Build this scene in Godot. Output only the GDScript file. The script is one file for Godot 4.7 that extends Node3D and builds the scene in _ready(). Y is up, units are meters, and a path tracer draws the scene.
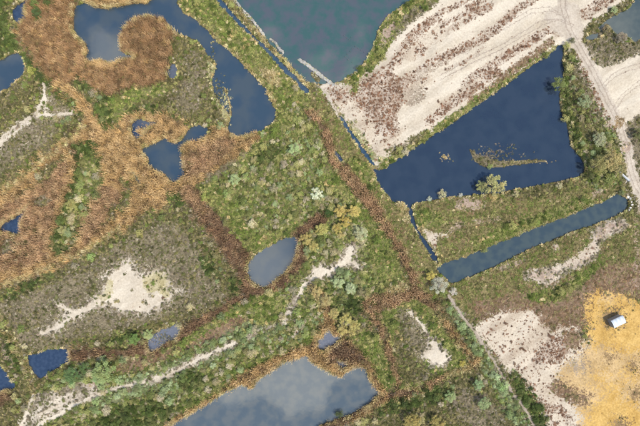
extends Node3D
# A drained wetland seen straight down from a drone at 120 m. Map coordinates are in units of 0.28125 m, origin at the map's north-west corner.

const K := 0.28125
const MG := 48.0
const S := 2.4
const GW := 1766
const GH := 1252
const TW := 736
const TH := 522
const CX := 320.0
const CY := 213.0

enum { WATER, REED_TAN, REED_BROWN, GREEN, OLIVE, HEATH, SAND, SAND_SPARSE, BROWN_MAT, YELLOW, THICKET, PINK, MEADOW, DARK, TRACK, REED_PINK, TAN, GREY, MINT, SAND_SHRUB, SPIT, CLUMPS, RUT, FRINGE, PALE_GREEN, TAN_DARK, SAND_YELLOW, REED_RUST }

var zone := PackedByteArray()
var height := PackedFloat32Array()
var wob := FastNoiseLite.new()
var wob2 := FastNoiseLite.new()
var rng := RandomNumberGenerator.new()
var used := {}
var mats := {}
var meshes := {}
var buckets := {}
var singles := {}
var patch_a := PackedByteArray()
var patch_b := PackedByteArray()
var patch_c := PackedByteArray()
var fine_a := PackedByteArray()
var fine_b := PackedByteArray()


func world(px: float, py: float, y := 0.0) -> Vector3:
	return Vector3((px - CX) * K, y, (py - CY) * K)


func _ready() -> void:
	rng.seed = 7
	view_and_light()
	wob.seed = 3
	wob.frequency = 0.06
	wob2.seed = 8
	wob2.frequency = 0.22
	lay_zones()
	relief()
	ground()
	ponds()
	print("ground %d ms" % Time.get_ticks_msec())
	make_meshes()
	scatter()
	print("scatter %d ms" % Time.get_ticks_msec())
	place_buckets()
	trees()
	shelter()
	small_things()
	print("done %d ms" % Time.get_ticks_msec())


# ------------------------------------------------------------------ camera, sky, sun
func view_and_light() -> void:
	var cam := Camera3D.new()
	cam.name = "camera"
	cam.position = Vector3(0, 120, 0)
	cam.rotation_degrees = Vector3(-90, 0, 0)
	cam.fov = 53.06
	cam.near = 0.5
	cam.far = 9000
	add_child(cam)
	var env := Environment.new()
	env.background_mode = Environment.BG_SKY
	env.tonemap_mode = Environment.TONE_MAPPER_LINEAR
	env.tonemap_exposure = 1.35
	env.sdfgi_enabled = true
	env.ssao_enabled = true
	env.ssil_enabled = true
	var sky := Sky.new()
	var pm := PanoramaSkyMaterial.new()
	pm.panorama = ImageTexture.create_from_image(sky_picture())
	pm.energy_multiplier = 0.85
	sky.sky_material = pm
	env.sky = sky
	var we := WorldEnvironment.new()
	we.name = "world_environment"
	we.environment = env
	add_child(we)
	var sun := DirectionalLight3D.new()
	sun.name = "sun"
	sun.light_color = Color(1.0, 0.95, 0.87)
	sun.light_energy = 1.35
	sun.light_angular_distance = 4.0
	sun.shadow_enabled = true
	add_child(sun)
	sun.look_at_from_position(Vector3(0.62, 1.0, 0.36) * 50, Vector3.ZERO, Vector3.UP)


func sky_picture() -> Image:
	var w := 1024
	var h := 512
	var im := Image.create(w, h, false, Image.FORMAT_RGBF)
	var n := FastNoiseLite.new()
	n.seed = 21
	n.frequency = 0.0055
	n.fractal_octaves = 4
	var gaps := [[280, 400, 100, 0.55], [262, 262, 40, 0.5], [205, 95, 45, 0.3], [490, 140, 130, -0.7], [20, 350, 90, -0.5], [10, 70, 60, -0.3], [320, 20, 90, -0.55], [545, 235, 50, 0.2], [262, 420, 24, -1.7], [347, 402, 19, -1.8], [310, 424, 20, -1.3], [215, 426, 18, -1.0]]
	for y in h:
		var up := (0.5 - (y + 0.5) / h) * PI
		for x in w:
			var a := (x + 0.5) / w * TAU
			var d := Vector3(sin(a) * cos(up), sin(up), -cos(a) * cos(up))
			if d.y <= 0.0:
				im.set_pixel(x, y, Color(0.3, 0.3, 0.27))
				continue
			var t := pow(1.0 - d.y, 2.2)
			var c := Color(0.13, 0.26, 0.56).lerp(Color(0.62, 0.72, 0.85), t)
			var lift := maxf(d.y, 0.06)
			var u := d.x / lift * 120.0 / K + CX
			var v := d.z / lift * 120.0 / K + CY
			var f := n.get_noise_2d(u, v) + 0.05
			for g in gaps:
				var q: float = Vector2(u - g[0], v - g[1]).length() / g[2]
				if q < 2.5:
					f += g[3] * exp(-q * q)
			var cl := smoothstep(-0.06, 0.34, f) * (0.35 + 0.65 * smoothstep(0.02, 0.3, d.y))
			c = c.lerp(Color(1.4, 1.39, 1.38) * (0.85 + 0.3 * clampf(f * 1.5, 0, 1)), cl * 0.92)
			im.set_pixel(x, y, c)
	return im


# ------------------------------------------------------------------ the map of what grows where
func rough(flat: Array, amp := 0.9) -> PackedVector2Array:
	var p := PackedVector2Array()
	for i in flat.size() / 2:
		p.append(Vector2(flat[2 * i], flat[2 * i + 1]))
	var q := PackedVector2Array()
	var n := p.size()
	for i in n:
		var a := p[i]
		var b := p[(i + 1) % n]
		q.append(a.lerp(b, 0.22))
		q.append(a.lerp(b, 0.78))
	var out := PackedVector2Array()
	n = q.size()
	for i in n:
		var a := q[i]
		var b := q[(i + 1) % n]
		var steps := maxi(1, int(a.distance_to(b) / 1.6))
		for k in steps:
			var c := a.lerp(b, float(k) / steps)
			out.append(c + Vector2(wob.get_noise_2d(c.x * 4, c.y * 4) + 0.5 * wob2.get_noise_2d(c.x * 5, c.y * 5), wob.get_noise_2d(c.x * 4 + 500, c.y * 4) + 0.5 * wob2.get_noise_2d(c.x * 5, c.y * 5 + 500)) * amp * 2.0)
	return out


func fill(poly: PackedVector2Array, code: int) -> void:
	var lo := INF
	var hi := -INF
	for p in poly:
		lo = minf(lo, p.y)
		hi = maxf(hi, p.y)
	var r0 := clampi(int((lo + MG) * S), 0, GH - 1)
	var r1 := clampi(int((hi + MG) * S) + 1, 0, GH - 1)
	var n := poly.size()
	for r in range(r0, r1 + 1):
		var y := (r + 0.5) / S - MG
		var xs: Array[float] = []
		for i in n:
			var a := poly[i]
			var b := poly[(i + 1) % n]
			if (a.y > y) != (b.y > y):
				xs.append(a.x + (y - a.y) / (b.y - a.y) * (b.x - a.x))
		xs.sort()
		for k in xs.size() / 2:
			var c0 := clampi(int((xs[2 * k] + MG) * S), 0, GW)
			var c1 := clampi(int((xs[2 * k + 1] + MG) * S), 0, GW)
			for c in range(c0, c1):
				zone[r * GW + c] = code


func area(code: int, flat: Array, amp := 0.9) -> void:
	fill(rough(flat, amp), code)


func line(code: int, width: float, flat: Array, wander := 0.8) -> void:
	# a strip of that width along the points; width breathes a little
	var p: Array[Vector2] = []
	for i in flat.size() / 2:
		p.append(Vector2(flat[2 * i], flat[2 * i + 1]))
	for i in p.size() - 1:
		var a := p[i]
		var b := p[i + 1]
		var steps := maxi(1, int(a.distance_to(b) / 0.7))
		for k in steps + 1:
			var c := a.lerp(b, float(k) / steps)
			c += Vector2(wob.get_noise_2d(c.x * 3, c.y * 3), wob.get_noise_2d(c.x * 3 + 300, c.y * 3)) * wander * 1.5
			var w := width * (1.0 + 0.6 * wob2.get_noise_2d(c.x * 2, c.y * 2)) * 0.5
			dab(code, c, w)


func frayed(flat: Array, width := 4.5) -> void:
	line(SAND_SHRUB, width, flat + [flat[0], flat[1]])


func dab(code: int, c: Vector2, r: float) -> void:
	var x0 := int((c.x - r + MG) * S)
	var x1 := int((c.x + r + MG) * S) + 1
	var y0 := int((c.y - r + MG) * S)
	var y1 := int((c.y + r + MG) * S) + 1
	var rr := r * r * S * S
	var mx := (c.x + MG) * S
	var my := (c.y + MG) * S
	for y in range(maxi(y0, 0), mini(y1, GH - 1) + 1):
		for x in range(maxi(x0, 0), mini(x1, GW - 1) + 1):
			if (x + 0.5 - mx) * (x + 0.5 - mx) + (y + 0.5 - my) * (y + 0.5 - my) <= rr:
				zone[y * GW + x] = code


func blob(code: int, cx: float, cy: float, r: float, flat := 1.0) -> void:
	var a: Array = []
	for i in 10:
		var t := TAU * i / 10
		var q := r * rng.randf_range(0.8, 1.2)
		a.append_array([cx + cos(t) * q, cy + sin(t) * q * flat])
	area(code, a, 0.6)


var water := []


func lay_zones() -> void:
	zone.resize(GW * GH)
	zone.fill(OLIVE)
	# --- east half, broad covers
	area(MEADOW, [440, 284, 512, 258, 628, 212, 700, 200, 700, 330, 590, 326, 560, 330, 470, 320])
	area(BROWN_MAT, [470, 300, 500, 296, 530, 288, 560, 282, 585, 270, 610, 262, 640, 262, 700, 260, 700, 300, 600, 296, 586, 300, 584, 328, 560, 330, 540, 330, 500, 316, 476, 322])
	area(GREEN, [520, 296, 540, 288, 560, 286, 580, 270, 604, 258, 604, 262, 584, 282, 560, 300, 540, 302])
	area(MEADOW, [412, 204, 430, 200, 512, 190, 576, 178, 604, 176, 620, 186, 612, 196, 592, 205, 560, 219, 512, 238, 470, 255, 440, 263, 435, 252, 424, 238, 418, 228, 413, 212], 0.4)
	area(GREEN, [470, 244, 500, 226, 540, 214, 575, 200, 590, 196, 594, 203, 560, 217, 512, 236, 474, 252])
	area(GREEN, [414, 212, 425, 208, 438, 212, 446, 222, 440, 226, 424, 226, 418, 226])
	area(OLIVE, [500, 190, 540, 185, 572, 180, 580, 186, 560, 194, 530, 198, 505, 200])
	area(PINK, [452, 204, 462, 199, 476, 200, 486, 203, 482, 208, 470, 210, 458, 209])
	area(SAND_SPARSE, [423, 227, 430, 231, 438, 232, 450, 234, 448, 238, 438, 238, 436, 246, 434, 252, 430, 246, 425, 238])
	line(PINK, 4, [450, 230, 458, 226, 462, 224])
	line(PINK, 3, [472, 222, 480, 221, 487, 221, 498, 218])
	area(PINK, [592, 192, 600, 188, 606, 190, 600, 196, 592, 198])
	# --- pink sandy streak south of the canal
	area(PINK, [521, 274, 534, 270, 548, 268, 564, 262, 578, 257, 588, 250, 592, 240, 592, 230, 606, 221, 620, 219, 626, 224, 618, 231, 606, 235, 598, 242, 596, 252, 588, 262, 572, 268, 560, 274, 552, 281, 542, 284, 534, 279, 524, 278])
	frayed([521, 274, 534, 270, 548, 268, 564, 262, 578, 257, 588, 250, 592, 240, 592, 230, 606, 221, 620, 219, 626, 224, 618, 231, 606, 235, 598, 242, 596, 252, 588, 262, 572, 268, 560, 274, 552, 281, 542, 284, 534, 279, 524, 278], 4.0)
	area(SAND_SPARSE, [576, 253, 582, 248, 592, 243, 594, 250, 588, 257, 580, 259, 566, 266, 556, 272, 552, 270, 564, 263])
	line(PINK, 4, [500, 268, 512, 264, 522, 259])
	blob(SAND_SPARSE, 555, 248, 4)
	# --- bare sand in the south-east, the yellow field
	area(SAND_SPARSE, [470, 330, 480, 321, 497, 312, 513, 312, 530, 308, 538, 314, 542, 324, 547, 331, 560, 327, 577, 324, 582, 334, 590, 347, 600, 420, 600, 474, 560, 474, 545, 426, 533, 407, 523, 381, 507, 371, 498, 360, 488, 346, 478, 334])
	area(TAN, [583, 340, 700, 330, 700, 474, 580, 474, 577, 407, 563, 394, 553, 374, 566, 360, 582, 350])
	area(YELLOW, [589, 292, 600, 290, 612, 291, 622, 293, 632, 298, 640, 303, 700, 310, 700, 345, 640, 350, 620, 352, 606, 346, 590, 346, 585, 330, 583, 310, 584, 300])
	area(YELLOW, [578, 474, 581, 426, 589, 409, 597, 398, 609, 394, 625, 398, 641, 405, 700, 410, 700, 474])
	blob(YELLOW, 598, 378, 7)
	blob(TAN, 607, 298, 8, 0.6)
	blob(GREY, 577, 364, 9, 0.9)
	blob(TAN_DARK, 608, 356, 6, 0.8)
	blob(YELLOW, 630, 372, 9)
	blob(YELLOW, 612, 388, 9)
	area(BROWN_MAT, [551, 376, 562, 384, 575, 392, 590, 396, 586, 402, 572, 402, 560, 398, 550, 388])
	blob(TAN_DARK, 632, 365, 6)
	blob(TAN_DARK, 634, 392, 6)
	blob(TAN_DARK, 618, 424, 8)
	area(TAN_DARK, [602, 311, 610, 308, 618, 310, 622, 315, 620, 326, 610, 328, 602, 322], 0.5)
	area(CLUMPS, [540, 345, 552, 335, 566, 330, 580, 332, 580, 346, 566, 352, 556, 362, 544, 360, 538, 366, 530, 362])
	area(BROWN_MAT, [560, 334, 568, 328, 580, 330, 582, 342, 574, 350, 564, 348])
	line(CLUMPS, 6, [514, 376, 526, 384, 534, 400, 544, 414, 552, 426])
	line(CLUMPS, 5, [530, 392, 545, 404, 562, 410, 568, 424])
	# --- the great sand flat in the north-east
	area(SAND, [318, 84, 335, 83, 352, 76, 366, 60, 376, 40, 384, 18, 416, -48, 700, -48, 700, 60, 640, 56, 612, 66, 596, 74, 600, 100, 580, 60, 562, 44, 548, 56, 504, 87, 434, 135, 376, 170, 366, 152, 340, 116, 326, 96], 0.4)
	area(SAND_SPARSE, [322, 86, 350, 82, 376, 70, 392, 62, 396, 76, 430, 72, 440, 90, 420, 112, 404, 130, 390, 156, 376, 168, 350, 126, 330, 104])
	area(CLUMPS, [356, 84, 376, 72, 388, 66, 402, 82, 410, 92, 400, 110, 404, 128, 386, 140, 374, 124, 362, 110, 350, 96])
	area(CLUMPS, [322, 88, 334, 86, 344, 92, 352, 100, 346, 104, 334, 98])
	blob(SAND, 400, 72, 7)
	area(SAND, [396, 112, 410, 98, 430, 84, 470, 78, 470, 84, 440, 100, 420, 116, 400, 130])
	area(GREY, [402, 92, 414, 86, 428, 88, 424, 100, 412, 108, 404, 104])
	line(CLUMPS, 5, [388, 72, 394, 60, 402, 46, 414, 32, 430, 20, 444, 12, 460, 4, 474, -6])
	line(CLUMPS, 3.5, [398, 66, 404, 52, 416, 37, 432, 24, 440, 18])
	line(CLUMPS, 4, [438, 26, 450, 21, 462, 15, 476, 10, 490, 6])
	line(CLUMPS, 4, [466, 8, 480, 2, 494, -4])
	line(CLUMPS, 5, [418, 49, 436, 39, 450, 30, 458, 24])
	line(SAND_SPARSE, 12, [410, 56, 420, 46, 440, 33])
	blob(CLUMPS, 420, 52, 6)
	line(CLUMPS, 4.5, [464, 22, 476, 16, 490, 8])
	line(CLUMPS, 8, [404, 82, 426, 68, 440, 59, 454, 53, 470, 45, 484, 37, 496, 29, 512, 14])
	line(GREY, 5, [414, 80, 428, 70, 446, 62])
	line(CLUMPS, 3, [446, 70, 462, 64, 474, 56, 484, 46])
	line(CLUMPS, 7, [464, 84, 478, 74, 492, 66, 504, 57, 520, 48, 540, 36])
	line(CLUMPS, 7, [428, 122, 446, 108, 464, 96, 482, 82, 498, 72])
	line(SAND_SPARSE, 4, [440, 104, 460, 90, 480, 78])
	line(CLUMPS, 6, [512, 52, 532, 38, 548, 31, 558, 33])
	line(BROWN_MAT, 7, [470, 102, 490, 90, 512, 70, 532, 57, 550, 42])
	line(CLUMPS, 5, [506, 18, 516, 9, 528, 4, 540, -4])
	line(CLUMPS, 4, [574, 20, 584, 10, 596, 2, 606, -6])
	line(CLUMPS, 6, [584, 18, 598, 8, 612, -2])
	blob(CLUMPS, 559, 17, 3)
	blob(CLUMPS, 574, 14, 4)
	area(GREEN, [334, 84, 352, 77, 366, 61, 376, 42, 383, 19, 394, 12, 414, -2, 430, -48, 460, -48, 446, -4, 426, 8, 410, 18, 400, 28, 392, 42, 384, 56, 376, 68, 364, 74, 356, 82, 358, 92, 352, 94, 350, 84], 0.6)
	area(PINK, [382, 30, 388, 26, 396, 20, 396, 28, 390, 38, 384, 48, 380, 46])
	area(HEATH, [404, 16, 420, 6, 434, 0, 440, 4, 424, 14, 408, 26, 396, 40, 392, 40])
	area(GREEN, [376, 169, 384, 158, 400, 146, 414, 138, 426, 132, 434, 127, 446, 118, 462, 108, 478, 97, 494, 88, 508, 79, 524, 68, 540, 57, 552, 48, 560, 44, 560, 50, 548, 58, 504, 89, 434, 137, 394, 163, 378, 172], 0.5)
	area(OLIVE, [386, 152, 400, 144, 416, 134, 428, 128, 424, 138, 404, 150, 390, 158])
	blob(SAND_SPARSE, 407, 144, 3)
	blob(SAND_SPARSE, 386, 156, 4)
	blob(SAND_SPARSE, 431, 127, 4)
	# --- road, sand beside it, scrub round it
	area(OLIVE, [572, 40, 580, 32, 586, 25, 600, 16, 612, 8, 624, 0, 636, -12, 700, -30, 700, 58, 640, 54, 618, 63, 604, 68, 595, 66, 588, 55, 580, 48])
	area(HEATH, [580, 46, 592, 42, 604, 40, 620, 40, 640, 44, 700, 44, 700, 56, 640, 54, 618, 63, 604, 68, 595, 66, 588, 55])
	area(THICKET, [562, 44, 568, 46, 576, 58, 584, 72, 592, 90, 600, 108, 608, 122, 614, 140, 620, 158, 622, 172, 616, 184, 600, 192, 578, 180, 577, 155, 570, 140, 566, 121, 561, 110, 560, 100, 564, 75])
	line(CLUMPS, 6, [573, 52, 582, 68, 590, 84, 596, 98, 602, 112, 610, 128])
	line(OLIVE, 12, [568, 56, 574, 80, 578, 100, 584, 120, 592, 140])
	line(HEATH, 5, [574, 62, 582, 84, 590, 106, 600, 130])
	line(DARK, 4.5, [565, 58, 566, 90, 566, 112, 572, 130, 577, 150])
	area(HEATH, [612, 112, 640, 110, 700, 110, 700, 180, 640, 172, 630, 150, 622, 130])
	area(SAND, [594, 74, 605, 68, 618, 64, 640, 55, 700, 50, 700, 118, 640, 112, 632, 120, 620, 124, 610, 110, 602, 94])
	line(TRACK, 9, [552, -50, 560, -8, 562, 10, 568, 30, 578, 48, 588, 65, 598, 85, 608, 105, 618, 125, 624, 145, 628, 165, 634, 185, 644, 205, 664, 240])
	area(TRACK, [540, 18, 556, 6, 576, 2, 580, 20, 584, 30, 580, 50, 566, 40, 552, 32])
	for o in [-2.2, 2.2]:
		line(RUT, 0.8, [560 + o, -20, 562 + o, 10, 568 + o, 30, 578 + o, 48, 588 + o, 65, 598 + o, 85, 608 + o, 105, 618 + o, 125, 624 + o, 145, 628 + o, 165, 634 + o, 185, 646 + o, 205], 0.4)
		line(RUT, 0.7, [570 + o, 26, 556 + o, 20, 540 + o * 0.5, 24 + o, 520, 36 + o, 500, 48 + o, 470, 62 + o, 440, 78 + o], 0.6)
		line(RUT, 0.6, [602 + o, 86, 612, 76 + o, 624, 70 + o, 640, 66 + o, 660, 60 + o], 0.6)
		line(RUT, 0.6, [566 + o, 20, 550, 10 + o, 530, 12 + o, 506, 26 + o, 480, 40 + o], 0.6)
		line(RUT, 0.6, [612 + o, 110, 622 + o, 96, 636, 84 + o, 660, 78 + o], 0.6)
	blob(TAN_DARK, 618, 123, 5, 1.4)
	blob(PINK, 625, 148, 5, 1.4)
	line(PINK, 3, [640, 205, 635, 220, 636, 250, 634, 285])
	line(SAND_SPARSE, 8, [652, 205, 648, 250, 650, 300], 2)
	# --- strip between reed line and the dark pond, the ditch banks
	area(MEADOW, [306, 96, 318, 86, 330, 100, 344, 120, 358, 140, 372, 166, 380, 188, 398, 204, 410, 222, 424, 246, 436, 268, 440, 284, 420, 292, 410, 268, 398, 240, 372, 206, 350, 178, 334, 158, 330, 138, 318, 116])
	area(GREEN, [348, 160, 360, 158, 372, 170, 378, 188, 372, 192, 360, 180])
	line(PALE_GREEN, 4, [350, 122, 358, 134, 366, 146, 374, 158, 384, 160])
	line(TRACK, 3, [321, 88, 327, 97, 332, 105, 338, 114, 345, 125, 352, 134])
	line(GREY, 3, [334, 103, 338, 110, 342, 116])
	# --- dikes along the channel
	area(GREEN, [176, -48, 214, -48, 218, 3, 228, 14, 240, 26, 256, 41, 268, 54, 282, 70, 296, 86, 306, 96, 312, 104, 296, 106, 278, 116, 268, 92, 250, 72, 222, 44, 200, 24, 186, 15, 178, 0])
	area(FRINGE, [258, 70, 266, 66, 276, 72, 284, 84, 276, 88, 268, 84])
	line(FRINGE, 3, [184, 13, 196, 19, 214, 36, 236, 56, 256, 77, 268, 92, 277, 108])
	line(OLIVE, 5, [222, -10, 230, 4, 244, 20, 258, 35, 272, 50, 290, 70, 304, 84, 316, 92])
	line(FRINGE, 2.4, [226, 0, 238, 14, 252, 28, 266, 42, 282, 58, 298, 76, 310, 88])
	# --- central thicket and the green round it
	area(THICKET, [196, 186, 222, 168, 250, 146, 262, 134, 278, 116, 296, 104, 310, 110, 322, 126, 330, 148, 334, 166, 350, 184, 372, 214, 392, 234, 404, 258, 412, 280, 416, 300, 398, 300, 372, 300, 362, 306, 345, 330, 320, 320, 300, 310, 296, 292, 300, 268, 300, 246, 296, 236, 272, 245, 255, 256, 244, 246, 226, 222, 210, 204])
	area(GREEN, [196, 188, 212, 180, 224, 190, 236, 206, 246, 220, 256, 234, 274, 230, 296, 220, 300, 228, 272, 246, 256, 256, 244, 246, 226, 222, 210, 204])
	area(GREEN, [262, 136, 278, 118, 296, 108, 300, 118, 286, 130, 270, 142, 258, 156, 244, 162, 240, 158])
	area(DARK, [258, 150, 276, 140, 284, 146, 278, 158, 262, 166, 254, 162])
	area(GREEN, [336, 176, 346, 186, 360, 200, 376, 222, 390, 240, 400, 260, 406, 284, 396, 296, 380, 286, 372, 266, 366, 240, 356, 214, 344, 196, 332, 186])
	area(GREEN, [318, 176, 336, 172, 346, 182, 340, 194, 326, 192])
	area(PALE_GREEN, [352, 226, 362, 222, 368, 232, 366, 246, 360, 252, 352, 240])
	area(MINT, [330, 272, 346, 268, 356, 274, 358, 288, 350, 298, 340, 292, 332, 284])
	area(DARK, [338, 294, 350, 298, 362, 300, 360, 312, 350, 318, 340, 310, 334, 300])
	area(DARK, [322, 210, 334, 208, 336, 220, 326, 220])
	# --- lower middle belt
	area(THICKET, [36, 392, 72, 362, 100, 354, 140, 356, 166, 346, 194, 333, 220, 314, 250, 299, 284, 284, 300, 284, 312, 296, 318, 320, 316, 340, 290, 350, 256, 368, 222, 390, 190, 410, 168, 424, 150, 474, 20, 474, 24, 420])
	area(BROWN_MAT, [196, 336, 214, 324, 236, 316, 250, 316, 248, 328, 232, 334, 214, 342, 200, 346, 180, 350, 160, 362, 140, 368, 132, 366, 150, 356, 176, 346])
	area(GREEN, [168, 346, 194, 334, 214, 320, 240, 306, 262, 296, 284, 290, 282, 298, 262, 306, 240, 314, 212, 328, 190, 342, 172, 350])
	area(GREEN, [250, 318, 262, 306, 276, 300, 286, 302, 282, 314, 268, 322, 254, 326])
	area(MINT, [112, 384, 140, 372, 160, 366, 186, 354, 204, 346, 222, 336, 240, 326, 252, 320, 262, 330, 284, 318, 290, 326, 272, 338, 250, 346, 230, 354, 210, 364, 190, 374, 178, 384, 182, 394, 172, 398, 160, 390, 140, 396, 118, 402, 104, 410, 90, 408, 100, 396])
	area(DARK, [184, 372, 198, 370, 206, 376, 200, 388, 190, 394, 182, 388])
	area(DARK, [110, 410, 140, 404, 160, 398, 172, 404, 180, 410, 166, 420, 150, 430, 140, 474, 96, 474, 100, 420])
	area(GREEN, [178, 408, 196, 400, 214, 388, 234, 374, 256, 360, 280, 350, 300, 338, 314, 332, 316, 342, 290, 352, 256, 370, 222, 391, 198, 408, 180, 418])
	area(BROWN_MAT, [118, 362, 134, 356, 150, 358, 146, 368, 130, 372, 118, 374])
	# --- south of the main pond
	area(OLIVE, [330, 426, 356, 412, 384, 396, 404, 392, 440, 376, 474, 366, 480, 352, 500, 372, 520, 400, 540, 474, 320, 474])
	area(DARK, [372, 404, 392, 398, 412, 396, 440, 384, 456, 388, 440, 398, 420, 404, 400, 408, 380, 412])
	area(HEATH, [450, 392, 470, 386, 486, 392, 498, 408, 506, 430, 480, 440, 462, 420, 448, 408])
	area(MINT, [446, 300, 454, 304, 470, 326, 482, 346, 496, 370, 506, 388, 520, 408, 528, 430, 516, 430, 504, 406, 490, 386, 478, 360, 464, 338, 452, 318], 0.6)
	area(DARK, [508, 372, 516, 372, 526, 384, 536, 400, 545, 420, 550, 474, 540, 474, 530, 414, 518, 394], 0.5)
	line(RUT, 2.4, [448, 295, 452, 301, 464, 319, 476, 335, 489, 354, 499, 370, 507, 384, 512, 393, 522, 405, 530, 419, 536, 430, 550, 470], 0.3)
	# --- the green field with the white patch
	area(GREEN, [380, 312, 386, 304, 402, 300, 420, 298, 435, 310, 450, 332, 466, 352, 470, 364, 440, 374, 414, 388, 400, 386, 398, 360, 390, 335], 0.6)
	area(OLIVE, [398, 330, 410, 350, 424, 364, 440, 370, 416, 384, 402, 384, 398, 360, 392, 340])
	area(HEATH, [396, 308, 408, 306, 420, 318, 428, 334, 430, 350, 420, 362, 408, 350, 400, 330])
	line(SAND, 2.8, [409, 311, 416, 318, 424, 328, 428, 337])
	area(SAND, [426, 334, 430, 339, 435, 337, 440, 346, 447, 352, 449, 359, 443, 366, 435, 364, 428, 368, 430, 361, 423, 356, 420, 352, 430, 347, 427, 341], 0.6)
	frayed([426, 334, 430, 339, 435, 337, 440, 346, 447, 352, 449, 359, 443, 366, 435, 364, 428, 368, 430, 361, 423, 356, 420, 352, 430, 347, 427, 341], 3.5)
	area(GREEN, [340, 336, 356, 336, 366, 330, 376, 330, 386, 350, 394, 372, 396, 386, 380, 388, 374, 372, 362, 352, 350, 342])
	# --- reed lines and reed beds
	line(REED_PINK, 5.5, [309, 111, 318, 121, 326, 133, 330, 149, 331, 159, 338, 167, 348, 178, 358, 193, 368, 205, 380, 219, 390, 234, 399, 249, 406, 264, 412, 280, 417, 292, 426, 299, 435, 307, 442, 317, 450, 329, 458, 340])
	line(REED_PINK, 5, [344, 170, 356, 182, 368, 196, 380, 212])
	line(OLIVE, 9, [438, 314, 450, 330, 462, 346, 472, 356])
	line(FRINGE, 5, [440, 318, 450, 330, 462, 346, 472, 356, 478, 361])
	line(REED_TAN, 3, [444, 322, 456, 338, 468, 352, 476, 360, 470, 366, 456, 371, 444, 375])
	line(FRINGE, 4, [470, 366, 456, 371, 444, 375, 430, 382, 414, 389, 400, 388])
	line(REED_PINK, 2.5, [444, 376, 430, 383, 414, 390, 400, 389])
	area(REED_PINK, [362, 303, 368, 297, 382, 293, 398, 292, 412, 286, 416, 296, 404, 302, 392, 305, 382, 308, 374, 310, 370, 311, 366, 309], 0.6)
	line(REED_PINK, 3.6, [366, 306, 371, 313, 378, 323, 384, 338, 389, 353, 394, 369, 398, 385])
	area(FRINGE, [384, 286, 398, 282, 408, 280, 410, 290, 396, 294, 386, 294])
	area(DARK, [366, 302, 374, 300, 378, 304, 370, 307])
	area(REED_TAN, [164, 434, 168, 424, 176, 416, 190, 410, 205, 401, 222, 391, 236, 377, 250, 369, 262, 365, 276, 357, 290, 350, 304, 346, 316, 340, 318, 330, 326, 320, 322, 310, 316, 300, 310, 290, 318, 288, 328, 294, 330, 308, 334, 322, 338, 333, 346, 337, 354, 343, 362, 352, 370, 362, 374, 372, 378, 382, 388, 390, 384, 396, 370, 392, 340, 380, 300, 366, 256, 388, 200, 416, 180, 430], 0.5)
	area(REED_BROWN, [336, 340, 350, 342, 360, 352, 366, 362, 356, 364, 346, 366, 334, 364, 326, 354])
	line(FRINGE, 7, [308, 282, 318, 296, 324, 306])
	line(REED_BROWN, 4, [318, 432, 332, 424, 347, 418, 360, 412, 372, 404, 384, 397, 400, 392, 412, 391])
	line(REED_TAN, 3, [352, 419, 366, 411, 380, 402, 394, 396, 404, 394])
	# --- west: heath between the reed strips
	area(HEATH, [-48, 306, 0, 290, 60, 268, 128, 230, 150, 212, 170, 205, 188, 196, 208, 222, 226, 250, 240, 275, 246, 285, 240, 298, 210, 312, 183, 328, 146, 340, 105, 347, 66, 347, 28, 352, 20, 340, 10, 320, 0, 305, -48, 330])
	area(OLIVE, [-48, 312, 0, 292, 60, 270, 100, 248, 128, 230, 146, 212, 160, 208, 176, 198, 190, 202, 206, 224, 224, 252, 238, 276, 244, 290, 230, 302, 226, 290, 216, 276, 206, 258, 192, 236, 176, 222, 160, 220, 140, 232, 120, 244, 96, 258, 60, 280, 20, 296, 0, 304, -48, 326])
	area(DARK, [202, 256, 210, 256, 216, 268, 216, 276, 208, 276, 202, 266])
	area(DARK, [230, 278, 238, 276, 242, 286, 240, 297, 232, 294])
	area(DARK, [0, 294, 10, 290, 26, 286, 40, 278, 56, 272, 54, 277, 36, 286, 20, 294, 6, 300])
	area(OLIVE, [60, 340, 90, 336, 116, 330, 140, 324, 160, 318, 186, 312, 210, 306, 224, 300, 226, 306, 190, 322, 166, 328, 146, 338, 105, 346, 66, 346])
	area(DARK, [112, 336, 128, 330, 142, 332, 140, 341, 120, 345])
	# --- west: north triangle
	area(OLIVE, [-48, 98, 0, 92, 15, 84, 26, 72, 34, 66, 42, 75, 55, 84, 66, 92, 78, 103, 86, 114, 86, 124, 75, 132, 55, 148, 30, 168, 0, 190, -48, 212])
	area(HEATH, [-48, 168, 0, 152, 14, 138, 26, 128, 40, 120, 56, 120, 60, 132, 48, 146, 30, 154, 14, 164, 0, 176, -48, 196])
	area(HEATH, [48, 90, 58, 96, 70, 106, 76, 116, 66, 122, 56, 112, 50, 104])
	line(SAND, 3.2, [44, 78, 45, 85, 46, 97, 41, 106, 38, 114], 0.4)
	line(SAND, 3.0, [46, 97, 48, 108, 46, 114, 38, 116], 0.4)
	line(SAND, 6, [38, 115, 26, 123, 12, 133, 0, 144, -30, 164], 0.5)
	line(SAND, 3.0, [46, 115, 54, 116, 62, 115, 72, 114, 75, 110], 0.4)
	blob(SAND_SHRUB, 36, 118, 5)
	blob(SAND_SHRUB, 22, 126, 3)
	line(SAND_SHRUB, 1.6, [6, 138, 16, 130, 30, 121])
	# --- west reeds
	area(REED_RUST, [24, 24, 27, 8, 34, 0, 40, -48, 80, -48, 76, 6, 74, 22, 76, 34, 84, 38, 90, 48, 89, 58, 98, 62, 106, 70, 106, 86, 100, 92, 85, 80, 75, 77, 70, 85, 60, 86, 50, 78, 40, 62, 30, 48, 20, 30])
	area(REED_RUST, [86, 62, 97, 61, 112, 64, 128, 58, 142, 58, 160, 58, 170, 60, 168, 80, 160, 85, 140, 86, 125, 89, 110, 97, 98, 90, 86, 80, 80, 70])
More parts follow.
